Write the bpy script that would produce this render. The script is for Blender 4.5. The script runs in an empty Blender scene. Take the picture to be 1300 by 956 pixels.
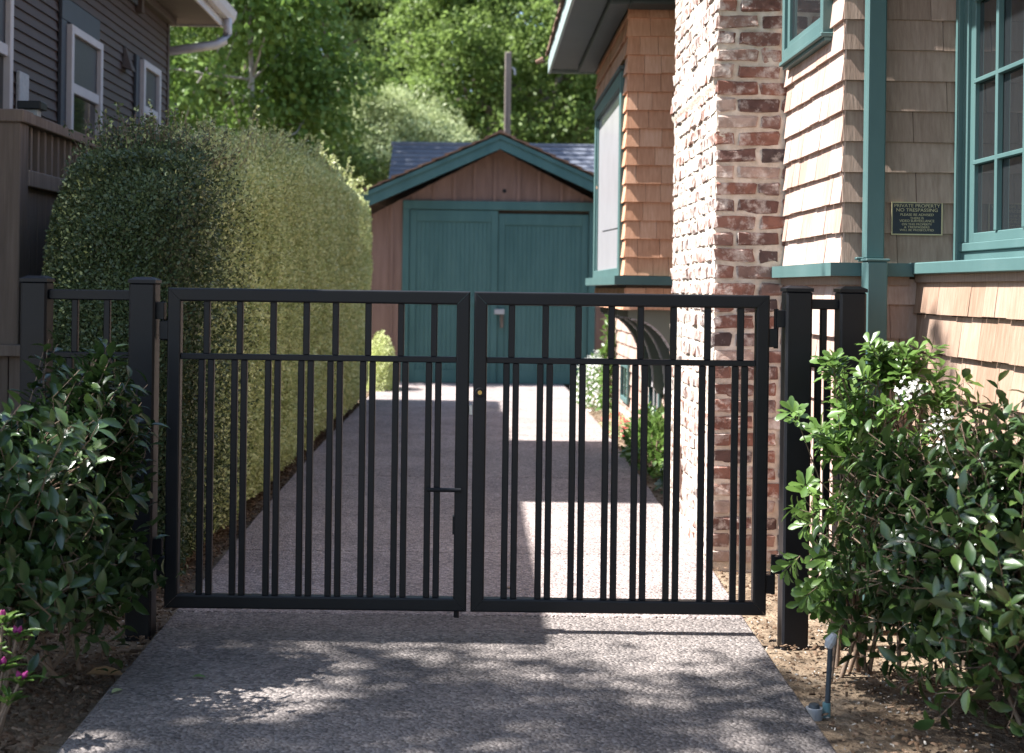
import bpy, bmesh, math, random
import numpy as np
from mathutils import Vector, Matrix, noise as mnoise

R = math.radians
rnd = random.Random(7)
rng = np.random.default_rng(11)
scene = bpy.context.scene
COL = scene.collection

# ------------------------------------------------------------------ camera, sky, sun, exposure
cam_d = bpy.data.cameras.new('camera')
cam = bpy.data.objects.new('camera', cam_d)
COL.objects.link(cam)
cam_d.sensor_width = 36.0
cam_d.lens = 49.85
cam_d.shift_x = 42.0 / 1300.0
cam_d.shift_y = -112.0 / 1300.0
cam_d.clip_start = 0.05
cam_d.clip_end = 600.0
cam.matrix_world = Matrix.Translation((0, 0, 1.35)) @ Matrix.Rotation(R(90), 4, 'X') @ Matrix.Rotation(R(0.75), 4, 'Z')
cam_d.dof.use_dof = True
cam_d.dof.focus_distance = 5.7
cam_d.dof.aperture_fstop = 3.6
scene.camera = cam

SUN_EL, SUN_AZ = R(55.5), R(-89.7)          # azimuth from +Y, clockwise: the sun stands over the house with dark siding
world = bpy.data.worlds.new('World')
scene.world = world
world.use_nodes = True
wn = world.node_tree
wn.nodes.clear()
sky = wn.nodes.new('ShaderNodeTexSky')
sky.sky_type = 'NISHITA'
sky.sun_disc = False
sky.sun_elevation = SUN_EL
sky.sun_rotation = SUN_AZ % (2 * math.pi)
bg = wn.nodes.new('ShaderNodeBackground')
bg.inputs['Strength'].default_value = 0.1
wo = wn.nodes.new('ShaderNodeOutputWorld')
wn.links.new(sky.outputs[0], bg.inputs['Color'])
wn.links.new(bg.outputs[0], wo.inputs['Surface'])

sun_d = bpy.data.lights.new('sun', 'SUN')
sun_d.energy = 5.0
sun_d.angle = R(0.53)
sun_d.color = (1.0, 0.97, 0.93)
sun = bpy.data.objects.new('sun', sun_d)
COL.objects.link(sun)
to_sun = Vector((math.sin(SUN_AZ) * math.cos(SUN_EL), math.cos(SUN_AZ) * math.cos(SUN_EL), math.sin(SUN_EL)))
sun.rotation_euler = (-to_sun).to_track_quat('-Z', 'Y').to_euler()
sun.location = (-8, 2, 14)

vs = scene.view_settings
vs.view_transform = 'Standard'
vs.look = 'None'
vs.gamma = 1.0
vs.exposure = 1.8

# ------------------------------------------------------------------ materials
def _bsdf(name):
    m = bpy.data.materials.new(name)
    m.use_nodes = True
    nt = m.node_tree
    return m, nt, nt.nodes['Principled BSDF'], nt.nodes['Material Output']

def mat(name, cols, rough=0.6, scale=6.0, stretch=(1, 1, 1), rand=None, rw=0.5, detail=5.0, spec=0.4,
        bump=0.0, bscale=None, bdist=0.01, transl=0.0, coat=0.0, coords='world', metal=0.0, roughvar=0.0, tcol=None):
    m, nt, b, out = _bsdf(name)
    N, L = nt.nodes, nt.links
    if coords == 'world':
        g = N.new('ShaderNodeNewGeometry'); co = g.outputs['Position']
    else:
        g = N.new('ShaderNodeTexCoord'); co = g.outputs['Object']
    mp = N.new('ShaderNodeMapping')
    mp.inputs['Scale'].default_value = stretch
    L.new(co, mp.inputs['Vector'])
    no = N.new('ShaderNodeTexNoise')
    no.inputs['Scale'].default_value = scale
    no.inputs['Detail'].default_value = detail
    no.inputs['Roughness'].default_value = 0.6
    L.new(mp.outputs[0], no.inputs['Vector'])
    fac = no.outputs['Fac']
    mr = N.new('ShaderNodeMapRange')
    mr.inputs['From Min'].default_value = 0.28
    mr.inputs['From Max'].default_value = 0.72
    L.new(fac, mr.inputs['Value'])
    fac = mr.outputs[0]
    if rand:
        if rand == 'object':
            rn = N.new('ShaderNodeObjectInfo').outputs['Random']
        else:
            rn = N.new('ShaderNodeNewGeometry').outputs['Random Per Island']
        mx = N.new('ShaderNodeMix'); mx.data_type = 'FLOAT'
        mx.inputs['Factor'].default_value = rw
        L.new(fac, mx.inputs['A']); L.new(rn, mx.inputs['B'])
        fac = mx.outputs[0]
        if rand == 'object':                    # shift the grain from piece to piece
            ml = N.new('ShaderNodeMath'); ml.operation = 'MULTIPLY'; ml.inputs[1].default_value = 37.0
            L.new(rn, ml.inputs[0])
            cb = N.new('ShaderNodeCombineXYZ')
            for k in range(3): L.new(ml.outputs[0], cb.inputs[k])
            L.new(cb.outputs[0], mp.inputs['Location'])
    ramp = N.new('ShaderNodeValToRGB')
    cr = ramp.color_ramp
    n = len(cols)
    while len(cr.elements) < n: cr.elements.new(0.5)
    for i, c in enumerate(cols):
        cr.elements[i].position = i / max(1, n - 1)
        cr.elements[i].color = (*c, 1)
    L.new(fac, ramp.inputs[0])
    L.new(ramp.outputs[0], b.inputs['Base Color'])
    b.inputs['Roughness'].default_value = rough
    b.inputs['Specular IOR Level'].default_value = spec
    b.inputs['Metallic'].default_value = metal
    b.inputs['Coat Weight'].default_value = coat
    if roughvar:
        m2 = N.new('ShaderNodeMapRange')
        m2.inputs['To Min'].default_value = rough - roughvar
        m2.inputs['To Max'].default_value = rough + roughvar
        L.new(no.outputs['Fac'], m2.inputs['Value'])
        L.new(m2.outputs[0], b.inputs['Roughness'])
    if bump:
        bn = N.new('ShaderNodeTexNoise')
        bn.inputs['Scale'].default_value = bscale or scale
        bn.inputs['Detail'].default_value = 6
        L.new(mp.outputs[0], bn.inputs['Vector'])
        bp = N.new('ShaderNodeBump')
        bp.inputs['Strength'].default_value = bump
        bp.inputs['Distance'].default_value = bdist
        L.new(bn.outputs['Fac'], bp.inputs['Height'])
        L.new(bp.outputs[0], b.inputs['Normal'])
    if transl:
        tr = N.new('ShaderNodeBsdfTranslucent')
        if tcol: tr.inputs['Color'].default_value = (*tcol, 1)
        else: L.new(ramp.outputs[0], tr.inputs['Color'])
        ms = N.new('ShaderNodeMixShader')
        ms.inputs[0].default_value = transl
        L.new(b.outputs[0], ms.inputs[1]); L.new(tr.outputs[0], ms.inputs[2])
        L.new(ms.outputs[0], out.inputs['Surface'])
    return m

def brick_material():
    m, nt, b, out = _bsdf('old_brick')
    N, L = nt.nodes, nt.links
    oi = N.new('ShaderNodeObjectInfo')
    ge = N.new('ShaderNodeNewGeometry')
    ramp = N.new('ShaderNodeValToRGB')
    cr = ramp.color_ramp
    cs = [(0.0, (.07, .055, .055)), (.12, (.135, .078, .068)), (.35, (.195, .098, .077)), (.56, (.25, .125, .095)), (.72, (.17, .112, .10)), (.88, (.29, .185, .15)), (1, (.42, .35, .31))]
    while len(cr.elements) < len(cs): cr.elements.new(.5)
    for e, (p, c) in zip(cr.elements, cs): e.position = p; e.color = (*c, 1)
    L.new(oi.outputs['Random'], ramp.inputs[0])
    n1 = N.new('ShaderNodeTexNoise'); n1.inputs['Scale'].default_value = 22; n1.inputs['Detail'].default_value = 6
    L.new(ge.outputs['Position'], n1.inputs['Vector'])
    dark = N.new('ShaderNodeMix'); dark.data_type = 'RGBA'; dark.blend_type = 'MULTIPLY'; dark.inputs['Factor'].default_value = .55
    r1 = N.new('ShaderNodeValToRGB'); r1.color_ramp.elements[0].position = .3; r1.color_ramp.elements[0].color = (.4, .38, .38, 1); r1.color_ramp.elements[1].position = .62; r1.color_ramp.elements[1].color = (1.15, 1.1, 1.05, 1)
    L.new(n1.outputs['Fac'], r1.inputs[0]); L.new(ramp.outputs[0], dark.inputs[6]); L.new(r1.outputs[0], dark.inputs[7])
    n2 = N.new('ShaderNodeTexNoise'); n2.inputs['Scale'].default_value = 13; n2.inputs['Detail'].default_value = 9; n2.inputs['Roughness'].default_value = .68
    va = N.new('ShaderNodeVectorMath'); va.operation = 'ADD'; va.inputs[1].default_value = (5, 9, 2)
    L.new(ge.outputs['Position'], va.inputs[0]); L.new(va.outputs[0], n2.inputs['Vector'])
    r2 = N.new('ShaderNodeValToRGB'); r2.color_ramp.elements[0].position = .50; r2.color_ramp.elements[0].color = (0, 0, 0, 1); r2.color_ramp.elements[1].position = .68; r2.color_ramp.elements[1].color = (.8, .8, .8, 1)
    nx = N.new('ShaderNodeSeparateXYZ'); L.new(ge.outputs['True Normal'], nx.inputs[0])
    sun_wash = N.new('ShaderNodeMath'); sun_wash.operation = 'MULTIPLY_ADD'; sun_wash.inputs[1].default_value = -.10      # extra lime white on the drive side, painting in its sun glare over old whitewash
    L.new(nx.outputs['X'], sun_wash.inputs[0]); L.new(n2.outputs['Fac'], sun_wash.inputs[2])
    L.new(sun_wash.outputs[0], r2.inputs[0])
    lime = N.new('ShaderNodeMix'); lime.data_type = 'RGBA'
    L.new(r2.outputs[0], lime.inputs['Factor']); L.new(dark.outputs[2], lime.inputs[6]); lime.inputs[7].default_value = (.66, .61, .56, 1)
    L.new(lime.outputs[2], b.inputs['Base Color'])
    b.inputs['Roughness'].default_value = .9
    b.inputs['Specular IOR Level'].default_value = .2
    n3 = N.new('ShaderNodeTexNoise'); n3.inputs['Scale'].default_value = 60; n3.inputs['Detail'].default_value = 8
    L.new(ge.outputs['Position'], n3.inputs['Vector'])
    bp = N.new('ShaderNodeBump'); bp.inputs['Strength'].default_value = .6; bp.inputs['Distance'].default_value = .006
    L.new(n3.outputs['Fac'], bp.inputs['Height']); L.new(bp.outputs[0], b.inputs['Normal'])
    return m

def aggregate_material(name, tint, dark):
    m, nt, b, out = _bsdf(name)
    N, L = nt.nodes, nt.links
    ge = N.new('ShaderNodeNewGeometry')
    vo = N.new('ShaderNodeTexVoronoi'); vo.inputs['Scale'].default_value = 85; vo.inputs['Randomness'].default_value = 1
    L.new(ge.outputs['Position'], vo.inputs['Vector'])
    ramp = N.new('ShaderNodeValToRGB')
    cr = ramp.color_ramp
    cs = [(0, (.48, .46, .46)), (.3, (.74, .71, .70)), (.6, (.97, .93, .90)), (.85, (1.16, 1.1, 1.06)), (1, (1.45, 1.4, 1.35))]
    while len(cr.elements) < len(cs): cr.elements.new(.5)
    for e, (p, c) in zip(cr.elements, cs): e.position = p; e.color = (*[k * t for k, t in zip(c, tint)], 1)
    sp = N.new('ShaderNodeSeparateColor')
    L.new(vo.outputs['Color'], sp.inputs[0]); L.new(sp.outputs[0], ramp.inputs[0])
    n1 = N.new('ShaderNodeTexNoise'); n1.inputs['Scale'].default_value = 1.7; n1.inputs['Detail'].default_value = 7; n1.inputs['Roughness'].default_value = .65
    L.new(ge.outputs['Position'], n1.inputs['Vector'])
    r1 = N.new('ShaderNodeValToRGB'); r1.color_ramp.elements[0].position = .32; r1.color_ramp.elements[0].color = (dark, dark, dark, 1); r1.color_ramp.elements[1].position = .66; r1.color_ramp.elements[1].color = (1.08, 1.06, 1.04, 1)
    L.new(n1.outputs['Fac'], r1.inputs[0])
    mx = N.new('ShaderNodeMix'); mx.data_type = 'RGBA'; mx.blend_type = 'MULTIPLY'; mx.inputs['Factor'].default_value = 1
    L.new(ramp.outputs[0], mx.inputs[6]); L.new(r1.outputs[0], mx.inputs[7])
    L.new(mx.outputs[2], b.inputs['Base Color'])
    b.inputs['Roughness'].default_value = .85
    b.inputs['Specular IOR Level'].default_value = .25
    bp = N.new('ShaderNodeBump'); bp.inputs['Strength'].default_value = 1.0; bp.inputs['Distance'].default_value = .009; bp.invert = True
    L.new(vo.outputs['Distance'], bp.inputs['Height'])
    n2 = N.new('ShaderNodeTexNoise'); n2.inputs['Scale'].default_value = 30; n2.inputs['Detail'].default_value = 4
    L.new(ge.outputs['Position'], n2.inputs['Vector'])
    b2 = N.new('ShaderNodeBump'); b2.inputs['Strength'].default_value = .35; b2.inputs['Distance'].default_value = .01
    L.new(n2.outputs['Fac'], b2.inputs['Height']); L.new(bp.outputs[0], b2.inputs['Normal']); L.new(b2.outputs[0], b.inputs['Normal'])
    return m

MT = {}
MT['brick'] = brick_material()
MT['mortar'] = mat('lime_mortar', [(.42, .36, .29), (.58, .51, .43), (.70, .64, .56)], rough=.95, scale=18, detail=8, bump=.8, bscale=70, bdist=.006, spec=.15)
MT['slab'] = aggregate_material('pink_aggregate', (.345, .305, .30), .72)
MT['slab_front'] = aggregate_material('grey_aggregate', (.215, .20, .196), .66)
MT['joint'] = mat('joint_filler', [(.05, .045, .04), (.09, .08, .07)], rough=.95, scale=30)
MT['soil'] = mat('dry_soil', [(.09, .065, .045), (.20, .15, .105), (.33, .26, .19)], rough=.97, scale=7, detail=9, bump=1.0, bscale=40, bdist=.03, spec=.1)
MT['mulch'] = mat('mulch', [(.045, .028, .018), (.11, .07, .045), (.24, .17, .12)], rough=.95, scale=4, rand='island', rw=.8, spec=.1)
MT['stone'] = mat('pebbles', [(.16, .14, .12), (.36, .33, .29), (.5, .47, .43)], rough=.85, scale=9, rand='island', rw=.7)
MT['black'] = mat('satin_black_paint', [(.0045, .005, .0068), (.0075, .008, .0105)], rough=.44, scale=9, spec=.28, roughvar=.08, bump=.05, bscale=120, bdist=.002)
MT['steel'] = mat('worn_steel', [(.3, .3, .3), (.5, .5, .5)], rough=.4, scale=20, metal=1)
MT['brass'] = mat('brass', [(.4, .27, .09), (.55, .38, .14)], rough=.35, scale=20, metal=1)
MT['cedar'] = mat('fresh_cedar', [(.30, .185, .145), (.39, .265, .215), (.47, .345, .295), (.55, .435, .385)], rough=.75, scale=5, stretch=(14, 14, .7), rand='object', rw=.45, bump=.35, bscale=9, bdist=.004, spec=.2)
MT['cedar_grey'] = mat('weathered_cedar', [(.205, .14, .108), (.265, .188, .147), (.325, .238, .19), (.40, .295, .24)], rough=.8, scale=5, stretch=(14, 14, .7), rand='object', rw=.4, bump=.4, bscale=9, bdist=.004, spec=.2)
MT['cedar_orange'] = mat('fresh_orange_cedar', [(.48, .235, .135), (.59, .315, .195), (.68, .39, .255), (.76, .48, .34)], rough=.75, scale=5, stretch=(14, 14, .7), rand='object', rw=.5, bump=.35, bscale=9, bdist=.004, spec=.2)
MT['cedar_tan'] = mat('sun_worn_cedar', [(.22, .135, .092), (.29, .19, .135), (.355, .245, .185), (.43, .315, .245)], rough=.78, scale=5, stretch=(14, 14, .7), rand='object', rw=.45, bump=.4, bscale=9, bdist=.004, spec=.2)
MT['sheath'] = mat('dark_sheathing', [(.05, .035, .025), (.08, .055, .04)], rough=.9, scale=6)
MT['teal'] = mat('teal_paint', [(.056, .112, .112), (.069, .134, .132), (.084, .152, .149)], rough=.5, scale=3, stretch=(1, 1, .4), spec=.4, bump=.08, bscale=60, bdist=.003)
MT['soffit'] = mat('green_grey_soffit', [(.05, .073, .078), (.068, .093, .097)], rough=.6, scale=2.5, bump=.1, bscale=30, bdist=.003)
MT['sunlit_teal'] = mat('sunlit_teal_paint', [(.26, .33, .32), (.32, .39, .38)], rough=.5, scale=4)  # teal trim lightened in colour for the sun on the fascia
MT['bracket'] = mat('grey_green_bracket', [(.15, .17, .145), (.19, .21, .18)], rough=.6, scale=3)
MT['door'] = mat('garage_teal', [(.048, .118, .115), (.06, .138, .134), (.074, .158, .152)], rough=.6, scale=2.2, stretch=(2, 2, .5), spec=.3)
MT['redwood'] = mat('red_brown_boards', [(.17, .108, .088), (.23, .148, .12), (.29, .19, .158)], rough=.8, scale=3, stretch=(6, 6, .6), rand='object', rw=.4, bump=.3, bscale=9, bdist=.004, spec=.15)
MT['woodroof'] = mat('wood_roof_shingle', [(.11, .065, .045), (.2, .12, .08), (.3, .19, .13)], rough=.9, scale=5, stretch=(3, 3, 3), rand='object', rw=.6, bump=.4, bscale=40)
MT['slate'] = mat('grey_roof_shingle', [(.075, .085, .11), (.105, .115, .145), (.15, .16, .19)], rough=.9, scale=4, rand='object', rw=.5, bump=.5, bscale=80, bdist=.006)
MT['siding'] = mat('dark_siding_paint', [(.048, .029, .023), (.06, .037, .03), (.074, .048, .039)], rough=.6, scale=3, stretch=(5, .8, 5), rand='object', rw=.35, bump=.2, bscale=14, bdist=.003)
MT['slateblue'] = mat('slate_blue_trim', [(.03, .035, .047), (.04, .046, .06)], rough=.55, scale=4)
MT['white'] = mat('white_trim', [(.42, .39, .41), (.50, .475, .48)], rough=.5, scale=5, bump=.05, bscale=40)
MT['soffit_brown'] = mat('brown_soffit', [(.058, .043, .038), (.078, .058, .05)], rough=.7, scale=4, stretch=(1, 6, 1))
MT['fencewood'] = mat('weathered_fence_wood', [(.14, .105, .085), (.20, .15, .122), (.27, .21, .17)], rough=.85, scale=4, stretch=(9, 9, .6), rand='object', rw=.35, bump=.5, bscale=10, bdist=.005, spec=.15)
MT['glass'] = mat('window_glass', [(.012, .014, .016), (.02, .022, .024)], rough=.03, scale=1.0, spec=.9, bump=.02, bscale=3, bdist=.02)
MT['screen'] = mat('insect_screen', [(.028, .028, .034), (.04, .04, .047)], rough=.45, scale=50, spec=.4)
MT['blind'] = mat('pale_roller_blind', [(.30, .295, .31), (.35, .34, .36)], rough=.5, scale=3, coat=.3)
MT['plaster'] = mat('pale_render', [(.42, .4, .37), (.5, .48, .45)], rough=.9, scale=3)
MT['asphalt'] = mat('street_ground', [(.10, .085, .065), (.15, .125, .095), (.2, .17, .13)], rough=.95, scale=2, bump=.6, bscale=40)
MT['bark'] = mat('bark', [(.07, .055, .045), (.13, .105, .085), (.2, .165, .135)], rough=.95, scale=9, stretch=(3, 3, .6), bump=.8, bscale=14, bdist=.02)
MT['palebark'] = mat('pale_bark', [(.26, .24, .22), (.42, .4, .38)], rough=.9, scale=9, stretch=(2, 2, .8), bump=.5, bscale=14, bdist=.01)
MT['twig'] = mat('twig', [(.14, .09, .06), (.26, .19, .14)], rough=.85, scale=20)
MT['hedge'] = mat('hedge_leaf', [(.27, .31, .12), (.42, .47, .185), (.58, .62, .285), (.75, .77, .47)], rough=.45, scale=2.2, rand='island', rw=.62, transl=.22, spec=.4)
MT['hedge_shaded'] = mat('hedge_leaf_shaded', [(.036, .056, .024), (.06, .09, .037), (.095, .13, .052), (.165, .195, .092)], rough=.42, scale=2.2, rand='island', rw=.6, transl=.2, spec=.45)  # shaded copy of the hedge leaf, for the street end
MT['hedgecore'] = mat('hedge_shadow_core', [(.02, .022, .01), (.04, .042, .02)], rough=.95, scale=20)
MT['camellia'] = mat('glossy_leaf', [(.015, .034, .011), (.027, .056, .016), (.043, .08, .022), (.075, .122, .03)], rough=.32, scale=5, rand='island', rw=.7, transl=.15, spec=.6, coords='world')
MT['camellia_o'] = mat('glossy_leaf_single', [(.016, .036, .012), (.029, .06, .017), (.047, .088, .024), (.085, .135, .034)], rough=.30, scale=5, rand='object', rw=.8, transl=.15, spec=.6)
MT['choisya'] = mat('bright_leaf', [(.055, .11, .024), (.10, .18, .038), (.16, .26, .065)], rough=.35, scale=5, rand='island', rw=.7, transl=.32, spec=.5)
MT['choisya_o'] = mat('bright_leaf_single', [(.055, .11, .024), (.10, .18, .038), (.16, .26, .065)], rough=.33, scale=5, rand='object', rw=.8, transl=.32, spec=.5)
MT['oak'] = mat('oak_leaf', [(.085, .13, .034), (.14, .205, .052), (.20, .285, .078), (.28, .37, .12)], rough=.5, scale=.9, rand='island', rw=.55, transl=.5, spec=.35)
MT['maple'] = mat('maple_leaf', [(.075, .135, .028), (.13, .215, .042), (.19, .30, .065)], rough=.5, scale=1.2, rand='island', rw=.6, transl=.42, spec=.3)
MT['olive'] = mat('pale_leaf', [(.27, .32, .15), (.40, .46, .23), (.54, .60, .36)], rough=.5, scale=1.5, rand='island', rw=.65, transl=.3, spec=.35)
MT['petal_white'] = mat('white_petal', [(.7, .7, .66), (.82, .82, .8)], rough=.6, scale=20, transl=.3)
MT['petal_pink'] = mat('pink_petal', [(.32, .03, .17), (.45, .06, .27)], rough=.5, scale=20, transl=.3)
MT['petal_red'] = mat('red_petal', [(.55, .05, .08), (.7, .12, .14)], rough=.5, scale=20, transl=.3)
MT['deadleaf'] = mat('dry_leaf', [(.13, .075, .035), (.26, .16, .08)], rough=.7, scale=9, rand='island', rw=.7)
MT['sign_blue'] = mat('sign_navy', [(.012, .016, .026), (.016, .021, .032)], rough=.4, scale=30, spec=.5)
MT['sign_gold'] = mat('sign_gold', [(.42, .35, .2), (.5, .43, .26)], rough=.5, scale=30)
MT['pvc'] = mat('dark_riser', [(.03, .04, .05), (.06, .07, .08)], rough=.6, scale=30)
MT['greyplastic'] = mat('grey_plastic', [(.3, .31, .33), (.42, .43, .44)], rough=.6, scale=30)
MT['verdigris'] = mat('verdigris', [(.1, .22, .24), (.2, .33, .34)], rough=.7, scale=40)
MT['pole'] = mat('old_pole_wood', [(.13, .105, .09), (.24, .2, .17)], rough=.9, scale=4, stretch=(6, 6, .5), bump=.4)

# ------------------------------------------------------------------ helpers
def link(o, parent=None):
    COL.objects.link(o)
    if parent is not None:
        o.parent = parent
        o.matrix_parent_inverse = WORLDLOC[parent.name]['inv']
    return o

WORLDLOC = {}
def remember(o, loc=(0, 0, 0)):
    WORLDLOC[o.name] = {'inv': Matrix.Translation(-Vector(loc))}

def empty(name, loc, label, cat, group=None):
    o = bpy.data.objects.new(name, None)
    o.empty_display_size = .2
    COL.objects.link(o)
    o.location = loc
    remember(o, loc)
    o['label'] = label; o['category'] = cat
    if group: o['group'] = group
    return o

def tag(o, label, cat, group=None):
    o['label'] = label; o['category'] = cat
    if group: o['group'] = group
    return o

def mesh_obj(name, me, m=None, parent=None, kind=None, smooth=False):
    o = bpy.data.objects.new(name, me)
    if m is not None and len(me.materials) == 0: me.materials.append(m)
    link(o, parent)
    remember(o)
    if kind: o['kind'] = kind
    if smooth:
        me.polygons.foreach_set('use_smooth', [True] * len(me.polygons))
    return o

def np_mesh(name, V, F):
    """V (n,3) float array, F (m,k) int array of equal-sided faces"""
    me = bpy.data.meshes.new(name)
    V = np.asarray(V, dtype=np.float32); F = np.asarray(F, dtype=np.int32)
    me.vertices.add(len(V)); me.vertices.foreach_set('co', V.ravel())
    k = F.shape[1]
    me.loops.add(F.size); me.loops.foreach_set('vertex_index', F.ravel())
    me.polygons.add(len(F))
    me.polygons.foreach_set('loop_start', np.arange(0, F.size, k, dtype=np.int32))
    me.update(calc_edges=True)
    return me

class MB:
    """collects simple solids into one mesh"""
    def __init__(s): s.v = []; s.f = []
    def add(s, V, F):
        n = len(s.v); s.v += [tuple(p) for p in V]; s.f += [tuple(i + n for i in f) for f in F]; return s
    def box(s, x0, x1, y0, y1, z0, z1, c=0.0):
        if c <= 0:
            V = [(x, y, z) for z in (z0, z1) for y in (y0, y1) for x in (x0, x1)]
            return s.add(V, [(0, 2, 3, 1), (4, 5, 7, 6), (0, 1, 5, 4), (2, 6, 7, 3), (0, 4, 6, 2), (1, 3, 7, 5)])
        bm = bmesh.new()
        bmesh.ops.create_cube(bm, size=1)
        for v in bm.verts:
            v.co = Vector(((x0 + x1) / 2 + v.co.x * (x1 - x0), (y0 + y1) / 2 + v.co.y * (y1 - y0), (z0 + z1) / 2 + v.co.z * (z1 - z0)))
        bmesh.ops.bevel(bm, geom=bm.edges[:], offset=c, segments=1, affect='EDGES', profile=.5)
        bm.verts.index_update()
        s.add([v.co[:] for v in bm.verts], [[v.index for v in f.verts] for f in bm.faces])
        bm.free()
        return s
    def prism(s, poly, axis, a0, a1):
        """poly: 2D points in the two other axes (order x,y,z minus axis), extruded along axis"""
        n = len(poly)
        def mk(p, a):
            q = list(p); q.insert(axis, a); return tuple(q)
        V = [mk(p, a0) for p in poly] + [mk(p, a1) for p in poly]
        F = [tuple(range(n - 1, -1, -1)), tuple(range(n, 2 * n))] + [(i, (i + 1) % n, n + (i + 1) % n, n + i) for i in range(n)]
        return s.add(V, F)
    def tube(s, pts, rad, n=8, cap=True):
        pts = [Vector(p) for p in pts]
        if not hasattr(rad, '__len__'): rad = [rad] * len(pts)
        V, F = [], []
        up = Vector((0.3, 0.2, 1)).normalized()
        for i, p in enumerate(pts):
            d = (pts[min(i + 1, len(pts) - 1)] - pts[max(i - 1, 0)]).normalized()
            a = d.cross(up)
            if a.length < 1e-3: a = d.cross(Vector((1, 0, 0)))
            a.normalize(); b = d.cross(a)
            for k in range(n):
                t = 2 * math.pi * k / n
                V.append(p + (a * math.cos(t) + b * math.sin(t)) * rad[i])
        for i in range(len(pts) - 1):
            for k in range(n):
                F.append((i * n + k, i * n + (k + 1) % n, (i + 1) * n + (k + 1) % n, (i + 1) * n + k))
        if cap:
            F.append(tuple(range(n - 1, -1, -1))); F.append(tuple(range((len(pts) - 1) * n, len(pts) * n)))
        return s.add(V, F)
    def mesh(s, name):
        me = bpy.data.meshes.new(name); me.from_pydata(s.v, [], s.f)
        bm = bmesh.new(); bm.from_mesh(me); bmesh.ops.recalc_face_normals(bm, faces=bm.faces); bm.to_mesh(me); bm.free()
        return me
    def build(s, name, m, parent=None, kind=None, smooth=False):
        return mesh_obj(name, s.mesh(name), m, parent, kind, smooth)

def box(name, dims, m, parent=None, c=0.0, kind=None):
    return MB().box(*dims, c=c).build(name, m, parent, kind)

# --- leaves
T_DIAMOND = (np.array([(0, 0, 0), (.45, .5, .06), (1, 0, 0), (.45, -.5, .06)]), np.array([(0, 3, 2, 1)]))
T_OVAL = (np.array([(0, 0, 0), (.28, .40, .07), (.62, .42, .06), (1, 0, -.12), (.62, -.42, .06), (.28, -.40, .07), (.30, 0, 0), (.66, 0, -.02)]),
          np.array([(0, 6, 1, 1), (1, 6, 7, 2), (2, 7, 3, 3), (3, 7, 4, 4), (4, 7, 6, 5), (5, 6, 0, 0)]))
T_OBOV = (np.array([(0, 0, 0), (.30, .24, .05), (.70, .46, .05), (.92, .26, -.03), (1, 0, -.06), (.92, -.26, -.03), (.70, -.46, .05), (.30, -.24, .05), (.34, 0, 0), (.72, 0, -.01)]),
          np.array([(0, 8, 1, 1), (1, 8, 9, 2), (2, 9, 4, 3), (4, 9, 6, 5), (6, 9, 8, 7), (7, 8, 0, 0)]))
T_OVAL = (np.array([(0, 0, 0), (.22, .34, .07), (.50, .48, .07), (.80, .30, -.02), (1, 0, -.14), (.80, -.30, -.02), (.50, -.48, .07), (.22, -.34, .07), (.30, 0, 0), (.66, 0, -.02)]),
          np.array([(0, 8, 1, 1), (1, 8, 9, 2), (2, 9, 4, 3), (4, 9, 6, 5), (6, 9, 8, 7), (7, 8, 0, 0)]))
def unit(a): return a / np.maximum(np.linalg.norm(a, axis=-1, keepdims=True), 1e-9)
def frames(D, Nn):
    D = unit(D); S = unit(np.cross(Nn, D)); Nn = np.cross(D, S); return D, S, Nn
def leaf_mesh(name, C, D, Nn, L, W, tmpl=T_DIAMOND):
    D, S, Nn = frames(D, Nn)
    T, F = tmpl
    n, k = len(C), len(T)
    L = np.broadcast_to(L, n)[:, None, None]; W = np.broadcast_to(W, n)[:, None, None]
    V = C[:, None, :] + T[None, :, 0:1] * D[:, None, :] * L + T[None, :, 1:2] * S[:, None, :] * W + T[None, :, 2:3] * Nn[:, None, :] * L
    if tmpl is not T_DIAMOND:
        tri = []
        for f in F:
            a, b, c, d = f
            tri.append((a, b, c))
            if d != c and d != a: tri.append((a, c, d))
        F = np.array(tri)
    FF = (np.arange(n)[:, None, None] * k + F[None]).reshape(-1, F.shape[1])
    return np_mesh(name, V.reshape(-1, 3), FF)
def rand_dirs(n): return unit(rng.normal(size=(n, 3)))
OVAL_ME = {}
def oval_single(key):
    """one leaf as its own mesh, length and width 1 along X and Y"""
    if key not in OVAL_ME:
        me = leaf_mesh('leaf', np.zeros((1, 3)), np.array([[1., 0, 0]]), np.array([[0, 0, 1.]]), 1.0, 1.0, T_OBOV if key.startswith('cho') else T_OVAL)
        me.polygons.foreach_set('use_smooth', [True] * len(me.polygons))
        me.materials.append(MT[key]); OVAL_ME[key] = me
    return OVAL_ME[key]

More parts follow.
